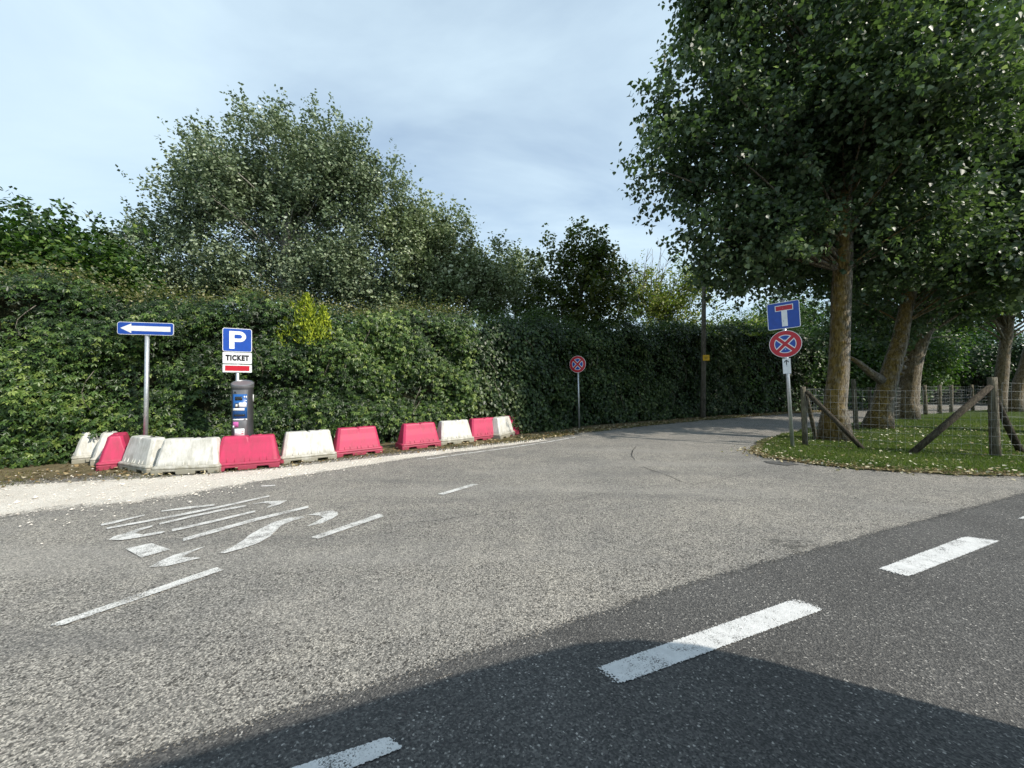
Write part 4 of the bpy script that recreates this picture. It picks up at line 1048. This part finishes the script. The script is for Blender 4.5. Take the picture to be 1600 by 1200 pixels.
# arrow sign
x, y, _ = P(224.5, 600, 6.85)
s = empty('arrow_sign', (x, y, 0), math.radians(8), 'blue one-way sign with white arrow pointing left on a pole', 'sign')
s.rotation_euler = (0, math.radians(0.8), math.radians(8))
post(s, 2.44, .034); zc = H + (600-513.5)/F*6.85
p = plate(s, .90, .225, .04, 's_white', 's_blue', cz=zc, edge=.009)
MB().prism([(-.40,zc),(-.225,zc+.085),(-.225,zc+.045),(.40,zc+.045),(.40,zc-.045),(-.225,zc-.045),(-.225,zc-.085)], -.0046, -.0056).build('arrow', M['s_white'], p)
clamp(s, zc, .034)

# P + TICKET sign
x, y, _ = P(371, 600, 6.85)
s = empty('parking_sign', (x, y, 0), math.radians(33), 'blue parking sign with ticket plate above the ticket machine', 'sign')
Yd = 6.85; zpx = lambda v: H + (600 - v)/F*Yd
post(s, 2.36, .028)
p = plate(s, .43, .418, .035, 's_white', 's_blue', cz=zpx(531.5), edge=.010); zc = zpx(531.5)
def letter_P(w, h, cx, cz, t):
    x0 = cx - w/2; z1 = cz + h/2; zb = h*.60; rO = zb/2; n = 12
    outer = [(x0, z1), (x0 + w - rO, z1)] + [(x0 + w - rO + rO*math.cos(math.pi/2 - math.pi*k/n), z1 - rO + rO*math.sin(math.pi/2 - math.pi*k/n)) for k in range(1, n)] + [(x0 + w - rO, z1 - zb), (x0 + t, z1 - zb), (x0 + t, cz - h/2), (x0, cz - h/2)]
    rI = rO - t*.80; zi = z1 - rO
    inner = [(x0 + t, zi + rI), (x0 + w - rO, zi + rI)] + [(x0 + w - rO + rI*math.cos(math.pi/2 - math.pi*k/n), zi + rI*math.sin(math.pi/2 - math.pi*k/n)) for k in range(1, n)] + [(x0 + w - rO, zi - rI), (x0 + t, zi - rI)]
    return outer, inner
o_, i_ = letter_P(.245, .315, 0.005, zc, .075)
MB().prism(o_, -.0046, -.0054).build('letter_p', M['s_white'], p)
MB().prism(i_, -.0058, -.0064).build('letter_counter', M['s_blue'], p)
p2 = plate(s, .43, .205, .015, 's_back', 's_white', name='ticket_plate', cz=zpx(559.5), edge=.006)
me = text_mesh('ticket_lettering', 'TICKET', .126, .0085)
for v in me.vertices: v.co.x *= 0.70
link('ticket_lettering', me, M['s_black'], p2, (0, -.0056, zpx(559.7)), (math.pi/2, 0, 0))
p3 = plate(s, .43, .145, .012, 's_back', 's_white', name='red_plate', cz=zpx(575.8), edge=.006)
MB().prism(rrect(.355, .092, .004, 0, zpx(575.5)), -.0046, -.0054).build('red_panel', M['s_red'], p3)
clamp(s, zpx(531), .028); clamp(s, zpx(570), .028)

# no-stopping sign mid-distance
x, y, _ = P(903, 600, 12.0)
s = empty('no_stopping_sign', (x + .03, y, 0), math.radians(-28), 'small round no-stopping sign on thin pole before the dark hedge', 'sign')
s.rotation_euler = (0, math.radians(-1.2), math.radians(-28))
post(s, 2.24, .027); no_stopping(s, .53, H + (600-569)/F*12.0); clamp(s, 2.02, .027)

# dead-end + no-stopping + arrow plate
x, y, _ = P(1238, 600, 8.4)
s = empty('dead_end_sign', (x, y, 0), math.radians(-44), 'leaning pole with square dead-end sign above round no-stopping sign', 'sign')
s.rotation_euler = (0, math.radians(-3.2), math.radians(-44))
post(s, 3.28, .036)
zp = lambda v: H + (600 - v)/F*8.4
zc = zp(491)
p = plate(s, .60, .60, .04, 's_white', 's_blue', cz=zc, edge=.013)
MB().prism(rrect(.105, .36, .003, 0.02, zc - .065), -.0046, -.0054).build('white_stem', M['s_white'], p)
MB().prism(rrect(.335, .13, .003, 0.02, zc + .165), -.0058, -.0064).build('bar_outline', M['s_white'], p)
MB().prism(rrect(.305, .10, .003, 0.02, zc + .165), -.0068, -.0076).build('red_bar', M['s_red'], p)
no_stopping(s, .60, zp(536.5)); 
p = plate(s, .15, .34, .008, 's_back', 's_white', name='arrow_plate', cz=zp(571.5), edge=.005, cx=0.0)
za = zp(566)
MB().prism([(-.009,za-.05),(.009,za-.05),(.009,za+.03),(.042,za-.002),(.046,za+.018),(0,za+.066),(-.046,za+.018),(-.042,za-.002),(-.009,za+.03)], -.0048, -.0056).build('arrow', M['s_black'], p)
for v in (480, 500, 530, 545, 571): clamp(s, zp(v), .036)

# ------------------------------------------------------------------ ticket machine
x, y, _ = P(379, 600, 6.55)
tm = empty('ticket_machine', (x, y, 0), math.radians(22), 'round grey ticket machine with blue control panel behind the red barrier', 'ticket machine')
R = .155; top = 1.46
n = 36; mb = MB(); vs = []; rings = [(0.0, R*1.03), (.06, R*1.03), (.07, R), (1.33, R)]
for z, rr in rings: vs += [(rr*math.cos(2*math.pi*k/n), rr*math.sin(2*math.pi*k/n), z) for k in range(n)]
fs = [(j*n+k, j*n+(k+1) % n, (j+1)*n+(k+1) % n, (j+1)*n+k) for j in range(3) for k in range(n)]
mb.add(vs, fs, True); mb.build('housing', M['machine'], tm)
mb = MB(); vs = []                                                    # slanted dished cap
for rr, z0, sl in ((R*1.0, 1.331, 0), (R*1.06, 1.345, 0.0), (R*1.07, 1.415, .30), (R*1.0, 1.425, .30), (R*.97, 1.412, .30)):
    vs += [(rr*math.cos(2*math.pi*k/n), rr*math.sin(2*math.pi*k/n), z0 + sl*rr*math.sin(2*math.pi*k/n)) for k in range(n)]
fs = [(j*n+k, j*n+(k+1) % n, (j+1)*n+(k+1) % n, (j+1)*n+k) for j in range(4) for k in range(n)] + [tuple(4*n + k for k in range(n))]
mb.add(vs, fs[:-1], False).add(vs[4*n:], [tuple(range(n))]); mb.build('cap', M['machine_lt'], tm)
def curved(name, m, a0, a1, z0, z1, off, parent, thick=.004, nn=8):
    """panel that follows the round housing; angles in degrees from the front (-y)"""
    mb = MB(); vs = []
    for rr in (R + off, R + off + thick):
        for z in (z0, z1):
            for k in range(nn + 1):
                a = math.radians(a0 + (a1 - a0)*k/nn) - math.pi/2; vs.append((rr*math.cos(a), rr*math.sin(a), z))
    q = nn + 1
    fs = [(2*q+k, 2*q+k+1, 3*q+k+1, 3*q+k) for k in range(nn)] + [(k, q+k, q+k+1, k+1) for k in range(nn)] + [(k, k+1, 2*q+k+1, 2*q+k) for k in range(nn)] + [(q+k, 3*q+k, 3*q+k+1, q+k+1) for k in range(nn)] + [(0, 2*q, 3*q, q), (nn, q+nn, 3*q+nn, 2*q+nn)]
    mb.add(vs, fs, True); return mb.build(name, M[m], parent)
door = curved('front_door', 'machine_lt', -48, 42, .12, 1.30, .000, tm)
bp = curved('control_panel', 'm_blue', -42, 36, .82, 1.23, .005, tm)
curved('display', 'm_dark', -24, 12, 1.13, 1.19, .010, bp); curved('button', 's_white', 19, 25, 1.17, 1.20, .010, bp); curved('button', 's_white', 29, 34, 1.16, 1.20, .010, bp); curved('button', 's_white', 27, 32, 1.11, 1.13, .010, bp)
curved('coin_plate', 'machine', -25, -6, 1.00, 1.08, .010, bp); curved('coin_slot', 's_white', -20, -11, 1.02, 1.06, .015, bp)
curved('notice', 's_white', -4, 32, 1.01, 1.09, .010, bp); curved('notice', 's_white', -38, 22, .955, .995, .010, bp)
curved('ticket_slot', 'm_dark', -32, 24, .86, .895, .010, bp); curved('panel_trim', 's_white', -42, 36, .795, .818, .005, tm); curved('lock', 'm_dark', 18, 28, .797, .815, .010, tm); curved('lock', 'm_dark', -30, -20, 1.245, 1.275, .010, tm)
curved('pink_sticker', 'pink', -40, -8, .68, .77, .005, tm); curved('pink_sticker', 's_white', -40, -30, .665, .705, .010, tm)
curved('price_notice', 's_white', -30, 22, .52, .655, .005, tm); curved('price_notice', 's_white', -36, 28, .49, .518, .005, tm); curved('price_mark', 's_red', 8, 18, .60, .61, .010, tm); curved('price_mark', 's_red', 8, 18, .57, .58, .010, tm)
curved('side_handle', 's_white', 78, 92, 1.10, 1.22, .004, tm); curved('side_handle', 's_white', -96, -84, 1.12, 1.19, .004, tm)

# ------------------------------------------------------------------ utility pole
up = empty('utility_pole', (7.83, 15.75, 0), 0, 'tall weathered wooden utility pole with small yellow plate by the hedge', 'pole')
MB().tube([(0,0,-.1),(0.02,0,2),(0.05,0,6.9)], [.105,.097,.07], 12).build('shaft', M['pole'], up)
MB().prism(rrect(.27, .23, .01, .06, H + (600-559)/F*15.6), -.145, -.15).build('yellow_plate', M['s_yellow'], up)
MB().prism(rrect(.12, .10, .01, .05, H + (600-559)/F*15.6), -.152, -.154).build('plate_mark', plain('plate_mark', (.45, .27, .02), .5), up)
MB().tube([(.05,0,6.6),(.05,-.22,6.66)], .018, 7).tube([(.05,-.22,6.62),(.05,-.22,6.78)], [.045,.03], 9).build('insulator', M['s_white'], up)

# ------------------------------------------------------------------ wire fence with posts and braces
A = np.array([6.62, 8.66]); B = np.array([9.22, 7.32])
fence = empty('wire_fence', (A[0], A[1], 0), 0, 'wire mesh fence on rough wooden posts around the lawn', 'fence')
def fl(p): return (p[0] - A[0], p[1] - A[1], p[2])
rf = np.random.default_rng(90)
def fpost(x, y, h, r, lean=(0, 0), m='wood'):
    pts = [fl((x + lean[0]*t, y + lean[1]*t, -.08 + (h + .08)*t)) for t in (0, .3, .55, .8, 1)]
    MB().tube(pts, [r*1.04, r*rf.uniform(.95, 1.05), r*rf.uniform(.93, 1.0), r*.95, r*.93], 10).build('post', M[m], fence)
fpost(6.62, 8.66, 1.34, .054, (-.06, 0)); fpost(9.22, 7.32, 1.53, .074, (-.07, 0))
B2 = np.array([14.6, 6.7]); fpost(B2[0], B2[1], 1.45, .075)
fpost(10.5, 11.7, 1.55, .06, (-.10, 0)); fpost(11.72, 12.55, 1.30, .055, (-.04, 0))
side = [(18.75, 17.4), (20.05, 18.0), (21.5, 18.8), (24.0, 20.0), (26.8, 21.2), (30.5, 22.8)]
for (a, b) in side: fpost(a, b, 1.36, .075, (rf.uniform(-.08, .02), 0))
def brace(a, b, r, m): MB().tube([fl(a), fl(tuple((np.array(a)+np.array(b))/2 + rf.normal(0, .008, 3))), fl(b)], [r*.92, r, r*1.02], 9).build('brace', M[m], fence)
brace((6.60, 8.62, 1.24), (7.48, 8.12, -.04), .047, 'darkwood'); brace((6.66, 8.70, 1.16), (7.52, 9.5, -.04), .043, 'wood')
brace((9.10, 7.30, 1.36), (7.86, 7.62, -.04), .058, 'darkwood'); brace((9.25, 7.38, 1.20), (10.36, 7.80, -.04), .056, 'darkwood')
def mesh_panel(a, b, h, ncol, nrow=9, r=.0015, z0=.06):
    a, b = np.array(a, float), np.array(b, float); mb = MB()
    zs = z0 + (h - z0)*np.linspace(0, 1, nrow)**0.9
    for z in zs:
        pts = [(*(a + (b-a)*t), z - .035*math.sin(math.pi*t) + rf.normal(0, .006)) for t in np.linspace(0, 1, 9)]
        mb.tube([fl(p) for p in pts], r, 4, cap=False)
    for k in range(ncol + 1):
        t = k/ncol; q = a + (b-a)*t; sag = .035*math.sin(math.pi*t); w = rf.normal(0, .008, 2)
        mb.tube([fl((q[0], q[1], z0 - sag)), fl((q[0]+w[0], q[1]+w[1], (z0+h)/2)), fl((q[0], q[1], h - sag))], r, 4, cap=False)
    mb.build('wire_mesh', M['wire'], fence)
mesh_panel(A + (0, -.07), B + (0, -.095), 1.30, 22); mesh_panel(B + (0, -.095), B2 + (0, -.08), 1.42, 36)
mesh_panel(A + (-.04, .05), (10.42, 11.78), 1.28, 34); mesh_panel((10.42, 11.78), (11.66, 12.62), 1.28, 10); mesh_panel((11.66, 12.62), (18.7, 17.46), 1.28, 48, r=.0026)
prev = (18.7, 17.46)
for q in side[1:]: mesh_panel(prev, q, 1.30, 10, r=.003); prev = q

# ------------------------------------------------------------------ the van beside the viewpoint (its shadow lies across the foreground)
ang = math.radians(23.0); al = np.array([math.cos(ang), math.sin(ang)]); nn_ = np.array([-al[1], al[0]])
o = al*3.20 + nn_*(-.20)
van = empty('parked_van', (o[0], o[1], 0), ang, 'dark van beside the viewpoint whose long shadow lies across the foreground', 'van')
VL, VW, VH = 5.0, 1.86, 2.16                                          # local x: 0 = rear, -VL = nose; local y: 0 = near side, -VW = far side
prof = [(-.02,.32),(0,.9),(-.015,1.55),(-.05,1.80),(-.16,2.00),(-.40,2.11),(-.95,VH),(-2.7,VH),(-3.2,2.09),(-3.5,1.93),(-4.05,1.18),(-4.75,1.02),(-4.95,.86),(-5.0,.5),(-4.95,.32)]
def tuck(z): return 0.0 if z < 1.05 else 0.12*((z - 1.05)/(VH - 1.05))**1.4
mb = MB(); np_ = len(prof)
ys = lambda z: (-tuck(z), -VW + tuck(z))
vsn = [(x, ys(z)[0], z) for x, z in prof]; vsf = [(x, ys(z)[1], z) for x, z in prof]
mb.add(vsn + vsf, [tuple(range(np_)), tuple(range(np_, 2*np_))[::-1]] + [(k, k+np_, (k+1) % np_+np_, (k+1) % np_) for k in range(np_)])
bevel(mb.build('body', M['van'], van), .05, 3)
for side_y, sg in ((0, 1), (-VW, -1)):
    for x0, x1, t0, t1 in ((-.35,-1.35,-.45,-1.35), (-1.5,-2.6,-1.5,-2.6), (-2.75,-3.75,-2.75,-3.35)):
        q = lambda x, z: (x, side_y - sg*(tuck(z) - .006), z)
        f_ = [q(x0,1.12), q(x1,1.12), q(t1,1.74), q(t0,1.74)]
        mb = MB(); mb.add(f_ + [(a, b - sg*.012, c) for a, b, c in f_], [(0,1,2,3),(7,6,5,4),(0,4,5,1),(1,5,6,2),(2,6,7,3),(3,7,4,0)]).build('side_window', M['glass'], van)
    for xw in (-.95, -4.1):
        w = empty('wheel', (xw, side_y - sg*.11, .33)); w.parent = van
        MB().tube([(0,-.11,0),(0,.11,0)], .33, 28).build('tyre', M['rubber'], w); MB().tube([(0,-.118,0),(0,.118,0)], .2, 20).build('rim', M['zinc'], w)
    MB().box((-3.7, side_y + min(0, sg*.16), 1.02), (-3.55, side_y + max(0, sg*.16), 1.22)).build('door_mirror', M['rubber'], van)
    MB().box((-4.99, side_y - sg*.35 - .14, .68), (-4.90, side_y - sg*.35 + .14, .86)).build('headlight', M['s_white'], van)
    MB().box((-.05, side_y - sg*.14 - .07, .85), (.012, side_y - sg*.14 + .07, 1.25)).build('tail_light', M['s_red'], van)
MB().add([(-4.02,-.16,1.21),(-4.02,-VW+.16,1.21),(-3.49,-VW+.26,1.77),(-3.49,-.26,1.77)], [(0,1,2,3)]).build('windscreen', M['glass'], van, (-.02, 0, .02))
MB().box((-.02, -VW+.2, 1.1), (.012, -.2, 1.55)).build('rear_window', M['glass'], van)
MB().box((-.06, -VW+.08, .30), (.06, -.08, .52)).build('bumper', M['rubber'], van); MB().box((-5.06, -VW+.08, .28), (-4.9, -.08, .52)).build('bumper', M['rubber'], van)
